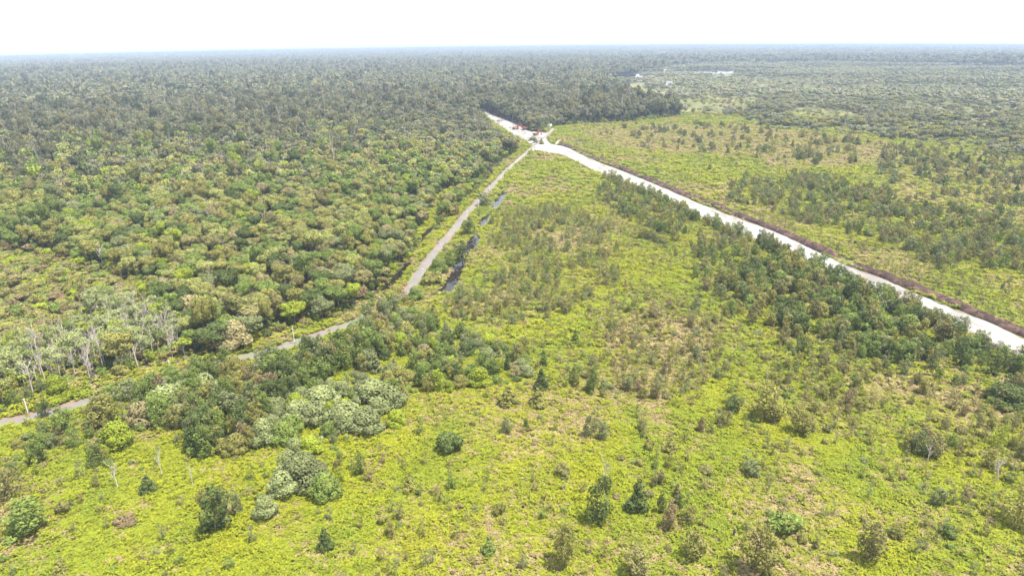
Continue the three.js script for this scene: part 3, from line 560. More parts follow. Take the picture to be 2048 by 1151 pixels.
// broad dome of large pale leaves, 6.5 m tall
KIND.dome_tree = [51, 52, 53, 54].map((s) => protoTree(s, { h: 6.5, r: 4, bark: [1.0, 0.9, 0.9], build: (R, t, c) => {
  limbs(t, R, 5.4, 0.15, UNIT, { n: 7, from: 0.2, spread: 0.45, rise: 0.3, twigs: 1 });
  const L = [{ x: 0, y: 4.2, z: 0, r: 2.5, ky: 0.8 }];
  for (let k = 0; k < 14; k++) { const a = k / 14 * 6.283 + R() * 0.5, d = 1.5 + 1.3 * R(); L.push({ x: Math.cos(a) * d, y: 1.3 + 3.4 * R() * (1.1 - d / 4.4), z: Math.sin(a) * d, r: 1.1 + 0.5 * R(), ky: 0.85 }); }
  leaves(c, R, L, 2700, 0.21, { low: -0.6, aspect: 0.85, vary: 0.3, loose: 0.7, depth: 0.3 });
} }));
// young feathery tree: an upright egg of fine leaves, 6 m tall
KIND.young_tree = [61, 62, 63, 64, 65, 66, 67, 68].map((s, k) => protoTree(s, { h: 6, r: 1.9, bark: [1.3, 1.1, 1.3], build: (R, t, c) => {
  limbs(t, R, 5.8, 0.08, UNIT, { n: 8, from: 0.15, spread: 0.2, rise: 0.22, twigs: 1, lean: 0.08 });
  const L = [], wide = 1.15 + 0.4 * R(), top = 0.8 + 0.5 * R(), ox = 1.6 * (R() - 0.5), oz = 1.6 * (R() - 0.5);
  for (let q = 0; q < 21; q++) { const f = q / 20, a = q * 2.4 + 1.5 * R(), w = wide * Math.sin(Math.PI * Math.pow(0.2 + 0.64 * f, top)), d = w * (0.2 + 0.95 * R()); L.push({ x: ox * f + Math.cos(a) * d, y: 0.85 + f * 4.6 + 0.5 * (R() - 0.5), z: oz * f + Math.sin(a) * d, r: 0.22 + 0.44 * w * (0.35 + 0.75 * R()), ky: 1.1 }); }
  leaves(c, R, L, 1500, 0.16, { low: -0.9, loose: 0.9, vary: 0.34, aspect: 0.5, depth: 0.4, up: 0.35 });
} }));
// thin see-through sapling, 4.5 m tall
KIND.sapling = [71, 72, 73, 74].map((s) => protoTree(s, { h: 4.5, r: 0.7, bark: [1.7, 1.4, 1.5], build: (R, t, c) => {
  limbs(t, R, 4.5, 0.045, UNIT, { n: 9, from: 0.2, spread: 0.1, rise: 0.12, lean: 0.07 });
  const L = []; for (let q = 0; q < 11; q++) { const f = q / 10, a = q * 2.4 + R(), w = 0.25 + 0.35 * Math.sin(Math.PI * (0.1 + 0.8 * f)); L.push({ x: Math.cos(a) * w * 0.9, y: 0.8 + f * 3.5, z: Math.sin(a) * w * 0.9, r: 0.2 + 0.2 * R(), ky: 1.2 }); }
  leaves(c, R, L, 380, 0.135, { low: -1, loose: 1, vary: 0.3, aspect: 0.4, depth: 0.5, up: 0.4 });
} }));
// dense cone of glossy leaves, 4 m tall
KIND.conical_tree = [81, 82, 83].map((s) => protoTree(s, { h: 4, r: 1.2, bark: [0.9, 0.8, 0.9], build: (R, t, c) => {
  limbs(t, R, 3.9, 0.07, UNIT, { n: 6, from: 0.15, spread: 0.2, rise: 0.1 });
  const L = []; for (let q = 0; q < 16; q++) { const f = q / 15, a = q * 2.4 + R(), w = (1.08 - f) * 0.95, d = w * (0.35 + 0.5 * R()); L.push({ x: Math.cos(a) * d, y: 0.5 + f * 3.2 + 0.3 * (R() - 0.5), z: Math.sin(a) * d, r: 0.16 + w * (0.32 + 0.28 * R()), ky: 0.95 }); }
  leaves(c, R, L, 1000, 0.15, { low: -0.8, loose: 0.7, vary: 0.3, depth: 0.25, up: 0.3 });
} }));
// rounded shrub, 2 m tall
KIND.shrub = [91, 92, 93, 94].map((s) => protoTree(s, { h: 2, r: 1.2, bark: [1.1, 0.95, 0.9], build: (R, t, c) => {
  limbs(t, R, 1.7, 0.05, UNIT, { n: 6, from: 0.15, spread: 0.4, rise: 0.35 });
  const L = [{ x: 0, y: 1.05, z: 0, r: 0.75 }]; for (let q = 0; q < 7; q++) { const a = q * 0.9 + R(); L.push({ x: Math.cos(a) * 0.7, y: 0.6 + 0.8 * R(), z: Math.sin(a) * 0.7, r: 0.32 + 0.25 * R() }); }
  leaves(c, R, L, 560, 0.145, { low: -0.6, loose: 0.8, vary: 0.3, depth: 0.35, up: 0.3 });
} }));
// rubber tree: pale forking trunk, thin flat-topped crown, 9 m tall
KIND.rubber_tree = [101, 102, 103, 104].map((s) => protoTree(s, { h: 8, r: 2.6, bark: [2.6, 2.1, 4.2], build: (R, t, c) => {
  const tips = limbs(t, R, 7.4, 0.12, UNIT, { n: 7, from: 0.3, spread: 0.2, rise: 0.3, twigs: 3, lean: 0.06 });
  leaves(c, R, tips.filter(() => R() < 0.8).map(([x, y, z]) => ({ x, y: Math.min(y, 7.8) + 0.15, z, r: 0.55 + 0.35 * R(), ky: 0.6 })), 520, 0.2, { low: -0.4, loose: 0.7, up: 0.6, vary: 0.25, depth: 0.4 });
} }));
KIND.dead_tree = [111, 112, 113, 114].map((s) => protoTree(s, { h: 7, r: 2, bark: UNIT, build: (R, t, c) => { limbs(t, R, 7.4, 0.11, UNIT, { boughs: c, n: 8, from: 0.3, spread: 0.17, rise: 0.3, twigs: 5, lean: 0.07, sides: 5 }); } }));
const STAND_IN = { forest_tree: 'forest_mid' };

const TINT = { // leaf colours; cloud shade is mixed into the last three
  olive: [0.195, 0.185, 0.045], green: [0.13, 0.17, 0.033], dark: [0.08, 0.105, 0.026], grey: [0.155, 0.172, 0.066], tan: [0.235, 0.2, 0.09], bright: [0.215, 0.255, 0.02], drab: [0.18, 0.163, 0.058], brown: [0.19, 0.14, 0.068], pale: [0.215, 0.24, 0.092],
  sunny: [0.22, 0.225, 0.06], airy: [0.225, 0.25, 0.09], silver: [0.19, 0.19, 0.115], shaded: [0.125, 0.123, 0.05], shadedGrey: [0.15, 0.146, 0.078], shadedDark: [0.08, 0.087, 0.038],
};
const TINT_WORD = { olive: 'olive green', green: 'mid green', dark: 'dark green', grey: 'grey green', tan: 'tan tinged', bright: 'bright yellow green', drab: 'drab olive', brown: 'brownish', pale: 'pale green', silver: 'silvery', sunny: 'light olive', airy: 'whitish green', shaded: 'deep olive', shadedGrey: 'greyish', shadedDark: 'very dark' };
const crownMat = {}; for (const k in TINT) crownMat[k] = [0.88, 1, 1.13].map((f) => veg(TINT[k].map((v) => v * f), 0.9, 0.25));
const barkMat = veg([0.16, 0.13, 0.105], 0.9), paleBark = veg([0.42, 0.38, 0.33], 0.85), deadMat = veg([0.45, 0.4, 0.35], 0.9);
const pick = (list, u) => { let s = 0; for (const [, w] of list) s += w; u *= s; for (const [k, w] of list) { u -= w; if (u <= 0) return k; } return list[0][0]; };

function plant(kind, x, z, h, r, tint, label, group, seed) { // one plant as a thing of its own
  const protos = KIND[kind], p = protos[Math.floor(hash(seed, 3, 7) * protos.length)], name = kind;
  const g = thing(name, label, /shrub/.test(kind) ? 'shrub' : 'tree', x, z, hash(seed, 5, 7) * 6.283, group, groundY(x, z));
  const f = r / p.r; g.scale.set(f, h / p.h, f);
  if (kind === 'dead_tree') { part('trunk', p.trunk, deadMat, g); part('branches', p.crown, deadMat, g); return g; }
  part('trunk', p.trunk, kind === 'rubber_tree' ? paleBark : barkMat, g);
  part('crown', p.crown, crownMat[tint][Math.floor(hash(seed, 9, 7) * 3)], g);
  return g;
}

// single plants that stand out: x, z, height, radius
for (const [i, [kind, x, z, h, r, tint, label]] of SINGLES.entries()) plant(kind, x, z, h, r, tint, label, undefined, 500 + i);
const near = (x, z, d) => SINGLES.some((s) => Math.abs(s[1] - x) < d && Math.abs(s[2] - z) < d);

// ---------------------------------------------------------------- plants: everything else, by zone
const wish = {}; // kind -> plants
const add = (kind, x, z, h, r, tint, zn, s) => (wish[kind] ||= []).push({ x, z, h, r, tint, zn, s, size: h / Math.hypot(x, z, 60) });
function scatter(r0, r1, cell, salt, f) {
  const ext = Math.min(r1, 9000);
  for (let i = Math.floor(-ext * 0.78 / cell) - 14; i <= ext * 0.78 / cell + 14; i++) for (let j = Math.floor(-ext / cell); j <= -55 / cell; j++) {
    const x = (i + 0.1 + 0.8 * hash(i, j, salt)) * cell, z = (j + 0.1 + 0.8 * hash(i, j, salt + 1)) * cell, r = Math.hypot(x, z);
    if (r < r0 || r >= r1 || !inView(x, z)) continue;
    f(x, z, r, (k) => hash(i, j, salt + 2 + k), Math.imul(i, 7919) + j);
  }
}
const forestTint = (x, z, r, u) => {
  const shaded = smooth(330, 600, r + 160 * (fbm(x / 80, z / 80, 17) - 0.5));  // share of back-forest crowns with cloud shade put into their colour
  if (u(5) < shaded) return pick([['shaded', 3], ['shadedGrey', 3], ['shadedDark', 3.2], ['drab', 0.5], ['grey', 0.4]], u(6));
  const n = noise(x / 22, z / 22, 19);
  return pick([['sunny', 3], ['olive', 4], ['green', 3 + 3 * n], ['dark', 1.6], ['grey', 1.3], ['tan', 1.4 * (1 - n)], ['bright', 0.7], ['drab', 1.5]], u(6));
};
const forestH = (x, z, r, u) => (lerp(8, lerp(15, 9.5, smooth(-170, -60, x) * smooth(60, 20, x) * smooth(-700, -640, z)), smooth(190, 620, r)) + (r > 2400 ? 1 : 0)) * (0.6 + 0.62 * u(7)) * (u(8) < 0.07 ? 1.35 : 1);
scatter(70, 900, 4.3, 1000, (x, z, r, u, s) => {
  const t = zone(x, z); if (t !== 'forest' || blocked(x, z, 1.2) || near(x, z, 2.8) || u(4) < 0.08) return;
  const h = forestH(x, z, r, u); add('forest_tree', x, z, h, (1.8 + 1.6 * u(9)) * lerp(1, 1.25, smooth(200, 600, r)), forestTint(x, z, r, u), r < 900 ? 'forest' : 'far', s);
});
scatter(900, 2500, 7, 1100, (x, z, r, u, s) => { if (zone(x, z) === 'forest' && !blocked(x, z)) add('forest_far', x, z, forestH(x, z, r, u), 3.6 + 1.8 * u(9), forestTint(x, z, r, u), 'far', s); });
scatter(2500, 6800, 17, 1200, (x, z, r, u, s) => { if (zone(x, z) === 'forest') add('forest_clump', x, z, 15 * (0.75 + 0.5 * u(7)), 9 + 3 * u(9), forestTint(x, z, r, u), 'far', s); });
// grey-green scrub on the far right
scatter(380, 900, 4.6, 1300, (x, z, r, u, s) => { const t = zone(x, z); if (t === 'scrub' && u(4) < 0.1 + 0.9 * smooth(0.42, 0.6, fbm(x / 60, z / 36, 23)) && !blocked(x, z)) add('forest_mid', x, z, 4 + 4.5 * u(7), 2 + 1.4 * u(9), pick(noise(x / 50, z / 30, 53) > 0.5 ? [['silver', 4], ['grey', 3], ['drab', 2], ['olive', 1]] : [['grey', 3], ['shadedGrey', 3], ['drab', 2], ['olive', 2], ['shadedDark', 1.5]], u(6)), 'scrub', s); if (t === 'open' && u(4) < 0.12) add('forest_mid', x, z, 3 + 3 * u(7), 1.5 + u(9), 'drab', 'scrub', s); });
scatter(900, 2500, 7, 1400, (x, z, r, u, s) => { const t = zone(x, z); if ((t === 'scrub' && u(4) < 0.07 + 0.85 * smooth(0.44, 0.6, fbm(x / 150, z / 70, 23))) || (t === 'open' && u(4) < 0.18)) if (!blocked(x, z)) add('forest_far', x, z, 4 + 5 * u(7), 2.8 + 1.8 * u(9), pick(noise(x / 160, z / 70, 54) > 0.45 ? [['silver', 5], ['grey', 3], ['drab', 2], ['tan', 0.6]] : [['grey', 2], ['shadedGrey', 3], ['shaded', 3], ['shadedDark', 2]], u(6)), 'scrub', s); });
scatter(380, 2000, 6.5, 1450, (x, z, r, u, s) => { const t = zone(x, z); if ((t === 'scrub' || t === 'open' && u(3) < 0.35) && u(4) < 0.5 && !blocked(x, z)) add('forest_far', x, z, 1.6 + 1.8 * u(7), 1.8 + 1.6 * u(9), pick([['silver', 4], ['drab', 3], ['grey', 3], ['olive', 2]], u(6)), 'scrub', s); });
// low olive scrub behind the rubber trees
scatter(120, 420, 2.7, 1500, (x, z, r, u, s) => {
  const t = zone(x, z); if (blocked(x, z, 0.8) || near(x, z, 1.5)) return;
  if (t === 'leftscrub' && u(4) < 0.42 + 0.7 * smooth(0.35, 0.6, fbm(x / 14, z / 14, 27))) add(u(3) < 0.75 ? 'shrub' : 'forest_mid', x, z, 1.6 + 2.2 * u(7) * u(8) + (u(2) < 0.1 ? 1.8 : 0), 1.3 + 0.9 * u(9), pick([['olive', 4], ['drab', 3], ['green', 2], ['bright', 1.2], ['brown', 0.8]], u(6)), t, s);
});
scatter(120, 330, 2.5, 1600, (x, z, r, u, s) => {
  const t = zone(x, z); if (t !== 'rubber' || blocked(x, z, 0.8) || near(x, z, 1.6)) return;
  if (u(4) < 0.42) add('dead_tree', x, z, 5 + 2.6 * u(7), 1.5 + 0.7 * u(9), 'grey', t, s);
  else if (u(4) < 0.85) add('rubber_tree', x, z, 5.5 + 2.5 * u(7), 1.9 + 1.0 * u(9), pick([['airy', 6], ['pale', 2], ['bright', 1.5], ['green', 0.7]], u(6)), t, s);
  else add('shrub', x, z, 1.2 + u(7), 1 + 0.5 * u(9), 'bright', t, s);
});
scatter(110, 720, 2.6, 1650, (x, z, r, u, s) => { // undergrowth at the foot of the forest
  const t = zone(x, z); if (t !== 'forest' && t !== 'rubber') return;
  if ((nearRoad(x, z) > 26 && !(x < -85 && z > -270) && (z > -560 || distLine(LINE.FOREST_EDGE_FAR, x, z) > 16)) || blocked(x, z, 0.5) || near(x, z, 1.2) || u(4) > (t === 'rubber' ? 0.35 : 0.8)) return;
  add(u(3) < 0.7 ? 'shrub' : 'young_tree', x, z, (u(3) < 0.7 ? 1.4 + 1.6 * u(7) : 3 + 2.5 * u(7)) * (z < -560 ? 1.7 : 1), (1.0 + 0.8 * u(9)) * (z < -560 ? 1.5 : 1), pick([['green', 3], ['olive', 3], ['dark', 1.5], ['bright', 1.2], ['grey', 1], ['brown', 0.5]], u(6)), 'edge', s);
});
// bare grey trees standing above the forest
scatter(160, 900, 13, 1700, (x, z, r, u, s) => { if (zone(x, z) === 'forest' && u(4) < 0.22 && !blocked(x, z, 2)) add('dead_tree', x, z, forestH(x, z, r, u) * 1.15, 1.6 + 0.8 * u(9), 'grey', 'forest', s); });
// the fern field and its thickets
const FIELD = { // zone: [share of cells, [[kind, weight]...], height from, to, tints]
  THICKET_CORE: [0.55, [['young_tree', 8], ['dome_tree', 1.2], ['shrub', 1]], 4.2, 7.5, [['green', 4], ['dark', 3], ['olive', 3], ['drab', 1], ['grey', 1]]],
  THICKET_SAND: [0.34, [['young_tree', 6], ['sapling', 2], ['shrub', 2]], 3, 6, [['grey', 3], ['green', 3], ['olive', 3], ['drab', 2], ['dark', 1]]],
  THICKET_EAST: [0.34, [['young_tree', 7], ['sapling', 2], ['shrub', 1]], 3, 6.5, [['grey', 4], ['olive', 3], ['drab', 3], ['green', 2], ['dark', 1]]],
  BUSH_RIGHT: [0.16, [['young_tree', 5], ['conical_tree', 3], ['shrub', 3]], 2.5, 6.5, [['grey', 3], ['olive', 2], ['dark', 2], ['drab', 3]]],
  SAPLINGS: [0.85, [['sapling', 7], ['young_tree', 2.4], ['shrub', 1.2]], 2.4, 4.8, [['grey', 4], ['drab', 3], ['olive', 2], ['green', 2]]],
  BROWN_BRUSH: [0.95, [['sapling', 8], ['young_tree', 2], ['shrub', 2]], 2, 4.4, [['drab', 4], ['brown', 1], ['olive', 3], ['grey', 3]]],
  OLIVE_LOW: [0.6, [['young_tree', 3], ['sapling', 5], ['shrub', 4]], 1.8, 4.6, [['olive', 5], ['drab', 3], ['brown', 1], ['green', 1], ['bright', 1]]],
  GROVE_DARK: [0.6, [['young_tree', 8], ['shrub', 1], ['dome_tree', 0.8]], 5, 8, [['green', 4], ['dark', 3], ['olive', 2], ['grey', 1.4], ['brown', 0.5]]],
  GROVE_DOME: [0.42, [['dome_tree', 6], ['shrub', 3], ['young_tree', 2]], 3.6, 5.6, [['pale', 4], ['grey', 4], ['green', 2.5], ['bright', 1.5]]],
  GROVE_MIXED: [0.6, [['dome_tree', 4], ['young_tree', 3], ['shrub', 3], ['conical_tree', 1]], 3.2, 6.2, [['green', 4], ['bright', 1.4], ['grey', 2], ['dark', 2], ['olive', 2], ['tan', 0.5]]],
  GROVE_LOW: [0.5, [['young_tree', 3], ['shrub', 4], ['sapling', 2]], 2, 4.2, [['green', 3], ['bright', 2], ['olive', 2], ['grey', 2]]],
  ROAD_BRUSH: [0.6, [['young_tree', 4], ['shrub', 4], ['sapling', 3], ['dome_tree', 0.6]], 2.2, 5, [['green', 3], ['olive', 2], ['drab', 2], ['bright', 1.5], ['grey', 1]]],
  TAN_FIELD: [0.026, [['young_tree', 8], ['conical_tree', 2], ['shrub', 1]], 3.4, 7, [['grey', 2], ['dark', 3], ['drab', 2], ['olive', 2]]],
  verge: [0.12, [['shrub', 5], ['young_tree', 2], ['dome_tree', 0.8]], 1.5, 4, [['green', 3], ['bright', 2], ['olive', 2], ['grey', 1]]],
  field: [0.11, [['sapling', 6], ['shrub', 5], ['young_tree', 1.6], ['conical_tree', 0.7]], 1.4, 4.2, [['grey', 3], ['drab', 4], ['olive', 3], ['green', 2], ['brown', 1]]],
};
scatter(60, 720, 2.15, 1800, (x, z, r, u, s) => {
  const t = zone(x, z), f = FIELD[t]; if (!f) return;
  let share = f[0] * (t === 'field' || t === 'verge' ? 0.25 + 3.2 * smooth(0.5, 0.75, fbm(x / 19, z / 19, 29)) : 0.2 + 1.35 * smooth(0.32, 0.6, fbm(x / 10, z / 10, 30)));
  if (r > 330 && t === 'field') share *= 0.5;
  if (t === 'field' && x > 5 && z > -175) share *= 1.6 + 1.8 * smooth(10, 60, x);
  if (u(4) > share || blocked(x, z, 0.9) || near(x, z, 1.3)) return;
  const kind = pick(f[1], u(5)); let h = lerp(f[2], f[3], u(7) * (0.5 + 0.5 * u(8)) * 1.15);
  if (kind === 'shrub') h *= 0.42; if (kind === 'dome_tree') h *= 0.8;
  const p = KIND[kind][0]; add(kind, x, z, h, h / p.h * p.r * (0.8 + 0.45 * u(9)) * (t === 'TAN_FIELD' || t === 'BUSH_RIGHT' ? 1.25 : 1), pick(f[4], u(6)), t, s);
});

{ // the thicket's rim, right against the sand road
  const l = resample(LINE.SAND_LOWER.slice(5), 1.5);
  l.forEach(([x, z], i) => { for (const k of [0, 1]) if (hash(i, k, 88) < 0.55) { const d = 2.6 + 6 * hash(i, k, 89), X = x - d * 0.95, Z = z + d * 0.3 + hash(i, k, 90), h = 3 + 3.4 * hash(i, k, 91); if (!blocked(X, Z, 0.2) && !near(X, Z, 1.2) && inView(X, Z)) add('young_tree', X, Z, h, h * 0.32 * (0.8 + 0.4 * hash(i, k, 92)), pick([['grey', 3], ['green', 3], ['olive', 3], ['drab', 2]], hash(i, k, 93)), 'THICKET_SAND', i * 2 + k + 40000); } });
}
scatter(75, 320, 2.3, 1900, (x, z, r, u, s) => { // thin stems all over the fern
  const t = zone(x, z); if (t !== 'field' && t !== 'THICKET_SAND' && t !== 'OLIVE_LOW' && t !== 'THICKET_EAST') return;
  if (u(4) > 0.1 + 0.35 * smooth(0.42, 0.68, fbm(x / 15, z / 22, 63)) * (x > 0 ? 1.5 + smooth(5, 50, x) : 0.8) + (x > 20 ? 0.1 : 0) || blocked(x, z, 0.5) || near(x, z, 0.9)) return;
  const h = 1.2 + 2.3 * u(7) * u(8) + (u(3) < 0.12 ? 1.2 : 0); add('sapling', x, z, h, 0.35 + 0.35 * u(9), pick([['drab', 4], ['olive', 4], ['grey', 3], ['brown', 1.2], ['green', 1.5]], u(6)), t, s);
});

const WHERE = {
  edge: 'at the forest foot', forest: 'in the forest beyond the road', scrub: 'in the far scrub', leftscrub: 'in scrub behind the rubber trees', rubber: 'in the rubber stand',
  THICKET_CORE: 'in the dark roadside thicket', THICKET_SAND: 'in the loose sand road thicket', THICKET_EAST: 'behind the peat ridge', BUSH_RIGHT: 'on the far dry field',
  SAPLINGS: 'in the sapling stand', BROWN_BRUSH: 'in the brown brush', OLIVE_LOW: 'below the dark thicket', GROVE_DARK: 'in the dark grove', GROVE_DOME: 'in the leafy dome grove', GROVE_MIXED: 'in the mixed grove',
  GROVE_LOW: 'at the grove foot', ROAD_BRUSH: 'in the lower road brush', TAN_FIELD: 'on the tan field', verge: 'on the road verge', field: 'in the fern field',
};
const LOOK = { forest_tree: 'round-crowned forest tree', dome_tree: 'broad domed tree', young_tree: 'feathery young tree', sapling: 'thin sapling', conical_tree: 'small conical tree', shrub: 'low shrub', rubber_tree: 'pale-trunked rubber tree', dead_tree: 'bare grey tree' };
const GROUPS = { forest: 'trees of the dense forest', rubber: 'rubber stand by the road' };
const MOST = 290, tally = {};
for (const s of SINGLES) tally[s[0]] = (tally[s[0]] || 0) + 1;
const M4 = new THREE.Matrix4(), Q = new THREE.Quaternion(), S3 = new THREE.Vector3(), P3 = new THREE.Vector3(), UP = new THREE.Vector3(0, 1, 0), COL = new THREE.Color();
const massMat = veg([1, 1, 1], 0.9, 0.2);
function mass(name, label, protos, list) { // plants past the count: one object of kind stuff
  const root = new THREE.Group(); root.name = name; root.userData = { kind: 'stuff', label }; scene.add(root);
  protos.forEach((p, k) => {
    const mine = list.filter((q) => (Math.abs(q.s) + k) % protos.length === 0 ); if (!mine.length) return;
    const im = shade(new THREE.InstancedMesh(p.whole, massMat, mine.length)); im.name = name + '_growth'; im.userData = { kind: 'stuff' };
    mine.forEach((q, i) => {
      Q.setFromAxisAngle(UP, hash(q.s, 5, 7) * 6.283); S3.set(q.r / p.r, q.h / p.h, q.r / p.r); P3.set(q.x, groundY(q.x, q.z), q.z);
      im.setMatrixAt(i, M4.compose(P3, Q, S3));
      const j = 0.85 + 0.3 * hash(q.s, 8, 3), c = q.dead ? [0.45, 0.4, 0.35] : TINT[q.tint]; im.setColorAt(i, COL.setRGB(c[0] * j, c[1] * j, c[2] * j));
    });
    root.add(im);
  });
}
const rest = {};
for (const kind of ['forest_tree', 'dome_tree', 'young_tree', 'sapling', 'conical_tree', 'shrub', 'rubber_tree', 'dead_tree']) {
  const list = (wish[kind] || []).filter((p) => inView(p.x, p.z, 1.0, 1.0)).sort((a, b) => b.size - a.size), out = (wish[kind] || []).filter((p) => !inView(p.x, p.z, 1.0, 1.0));
  const n = Math.max(0, MOST - (tally[kind] || 0));
  const mine = list.slice(0, n), zones = {};
  for (const p of mine) (zones[p.zn] ||= []).push(p);
  for (const zn in zones) { // where in its patch, and how tall beside the others there
    const q = zones[zn], by = (f) => q.map(f).sort((a, b) => a - b), zs = by((p) => p.z), xs = by((p) => p.x / -p.z), hs = by((p) => p.h);
    for (const p of q) {
      const many = q.length > 45, v = p.x / -p.z, rank = (l, w) => l.filter((y) => y < w).length / l.length, dz = rank(zs, p.z), dx = rank(xs, v), dh = rank(hs, p.h);
      const depth = many ? ['farthest', 'far', 'middle', 'near', 'nearest'][Math.min(4, Math.floor(dz * 5))] : ['far', 'middle', 'near'][Math.min(2, Math.floor(dz * 3))];
      const side = many ? ['far left', 'left', 'centre', 'right', 'far right'][Math.min(4, Math.floor(dx * 5))] : ['left', 'centre', 'right'][Math.min(2, Math.floor(dx * 3))], tall = ['small', 'mid-sized', 'tall'][Math.min(2, Math.floor(dh * 3))];
      p.label = `${tall} ${kind === 'dead_tree' ? '' : TINT_WORD[p.tint] + ' '}${LOOK[kind]} ${WHERE[zn]}, ${depth} ${side}`;
    }
  }
  for (const p of mine) plant(kind, p.x, p.z, p.h, p.r, p.tint, p.label, p.label.replace(/^\S+ /, ''), p.s);
  rest[kind] = [...list.slice(n), ...out];
}
const close = (p) => Math.hypot(p.x, p.z) < 340;
mass('forest_growth', 'dense forest beyond the nearest trees', KIND.forest_tree, rest.forest_tree.filter(close));
mass('back_forest', 'dense forest reaching back past the junction', KIND.forest_mid, [...rest.forest_tree.filter((p) => !close(p)), ...(wish.forest_mid || [])]);
mass('distant_forest', 'hazy forest far off towards the horizon', KIND.forest_far, wish.forest_far);
mass('horizon_forest', 'blue hazed forest along the horizon', KIND.forest_clump, wish.forest_clump);
for (const [k, n, l] of [['young_tree', 'young_tree_growth', 'remaining feathery young trees of the thickets'], ['sapling', 'sapling_growth', 'remaining thin saplings over the field'], ['shrub', 'shrub_growth', 'remaining low shrubs over field and scrub'], ['conical_tree', 'conical_tree_growth', 'remaining small conical trees'], ['dome_tree', 'dome_tree_growth', 'remaining domed trees'], ['rubber_tree', 'rubber_growth', 'remaining rubber trees']]) if (rest[k].length) mass(n, l, KIND[k], rest[k]);
if (rest.dead_tree.length) mass('dead_growth', 'remaining bare trees', KIND.dead_tree, rest.dead_tree.map((p) => ({ ...p, dead: 1 })));

// ---------------------------------------------------------------- fern cover
function fernProto(seed, n, blade) {
  const R = rngOf(seed), m = new Mesher();
  for (let k = 0; k < n; k++) {
    const a = R() * 6.283, d = 0.42 * Math.sqrt(R()), lift = 0.2 + 0.35 * R(), x = Math.cos(a) * d, z = Math.sin(a) * d, out = new THREE.Vector3(Math.cos(a + R() - 0.5), 0.5 - R() * 0.7, Math.sin(a + R() - 0.5)).normalize();
    const nrm = new THREE.Vector3((R() - 0.5) * 1.0, 1, (R() - 0.5) * 1.0); nrm.addScaledVector(out, -nrm.dot(out)).normalize();
    const b = 0.86 + 0.28 * R();
    m.leaf(new THREE.Vector3(x, lift, z), nrm, nrm, out, blade * (0.7 + 0.6 * R()), blade * 0.3, [b * (0.94 + 0.12 * R()), b, b * 0.9]);
  }
  return m.geo();
}
{
  const protos = [fernProto(201, 26, 0.27), fernProto(202, 24, 0.3), fernProto(203, 28, 0.24)], lists = [[], [], []];
  const grow = (r0, r1, cell, salt, big) => scatter(r0, r1, cell, salt, (x, z, r, u, s) => {
    const t = zone(x, z); if (t === 'forest' && (r > 330 || u(3) < 0.5 || nearRoad(x, z) > 22) || t === 'scrub' && u(3) < 0.35 || t === 'rubber' && u(3) < 0.6 || t === 'leftscrub' && u(3) < 0.6) return;
    if (blocked(x, z, -0.3)) return;
    const d = dryness(x, z), dry = u(4) < d * 0.75 + 0.015, hgt = 0.4 + 1.1 * noise(x / 2.6, z / 2.6, 41) + 0.5 * noise(x / 9, z / 9, 42);
    if (u(11) < 0.06 + 0.16 * d) return;
    let c = dry ? mix3([0.25, 0.185, 0.095], [0.3, 0.25, 0.11], u(5)) : mix3(mix3([0.245, 0.255, 0.01], [0.16, 0.205, 0.016], clamp(1.6 * fbm(x / 13, z / 16, 43) - 0.35 + 0.5 * (u(5) - 0.5))), [0.22, 0.205, 0.04], d * 0.5);
    const j = 0.92 + 0.16 * u(6), f = big * (0.75 + 0.6 * u(7));
    lists[Math.floor(u(8) * 3)].push([x, z, u(9) * 6.283, f, f * hgt * (dry ? 0.8 : 1), c.map((v) => v * j)]);
  });
  grow(55, 150, 0.5, 3000, 0.9); grow(150, 300, 0.8, 3100, 1.25); grow(300, 720, 1.6, 3200, 2.1);
  const root = new THREE.Group(); root.name = 'fern_cover'; root.userData = { kind: 'stuff', label: 'bright yellow green fern covering the open field' }; scene.add(root);
  const mat = veg([1, 1, 1], 0.9, 0.3);
  protos.forEach((g, k) => {
    const im = shade(new THREE.InstancedMesh(g, mat, lists[k].length)); im.name = 'fern_undergrowth'; im.userData = { kind: 'stuff' };
    lists[k].forEach(([x, z, a, f, h, c], i) => { Q.setFromAxisAngle(UP, a); im.setMatrixAt(i, M4.compose(P3.set(x, -0.05, z), Q, S3.set(f, h, f))); im.setColorAt(i, COL.setRGB(...c)); });
    root.add(im);
  });
  console.log('fern', lists.map((l) => l.length).join(' '));
}
for (const k in wish) console.log(k, wish[k].length);

// ---------------------------------------------------------------- poles, buildings, machines, people
const B = (w, h, d, x, y, z) => { const g = new THREE.BoxGeometry(w, h, d); g.translate(x, y, z); return g; };
const C = (r0, r1, h, x, y, z, n = 10) => { const g = new THREE.CylinderGeometry(r1, r0, h, n); g.translate(x, y, z); return g; };
const poleMat = std([0.55, 0.54, 0.52], 0.8), ironMat = std([0.1, 0.1, 0.1], 0.6), glassMat = std([0.03, 0.035, 0.04], 0.1);
for (const [x, z, h, turn, label] of POLES) {
  const g = thing('utility_pole', label, 'pole', x, z, turn);
  part('post', C(0.11, 0.075, h + 0.5, 0, h / 2 - 0.25, 0), poleMat, g);
  const arm = part('crossarm', B(1.1, 0.08, 0.08, 0, h - 0.3, 0.11), poleMat, g);
  for (const k of [-0.48, 0, 0.48]) part('insulator', C(0.035, 0.05, 0.16, k, h - 0.18, 0.11, 6), ironMat, arm);
}
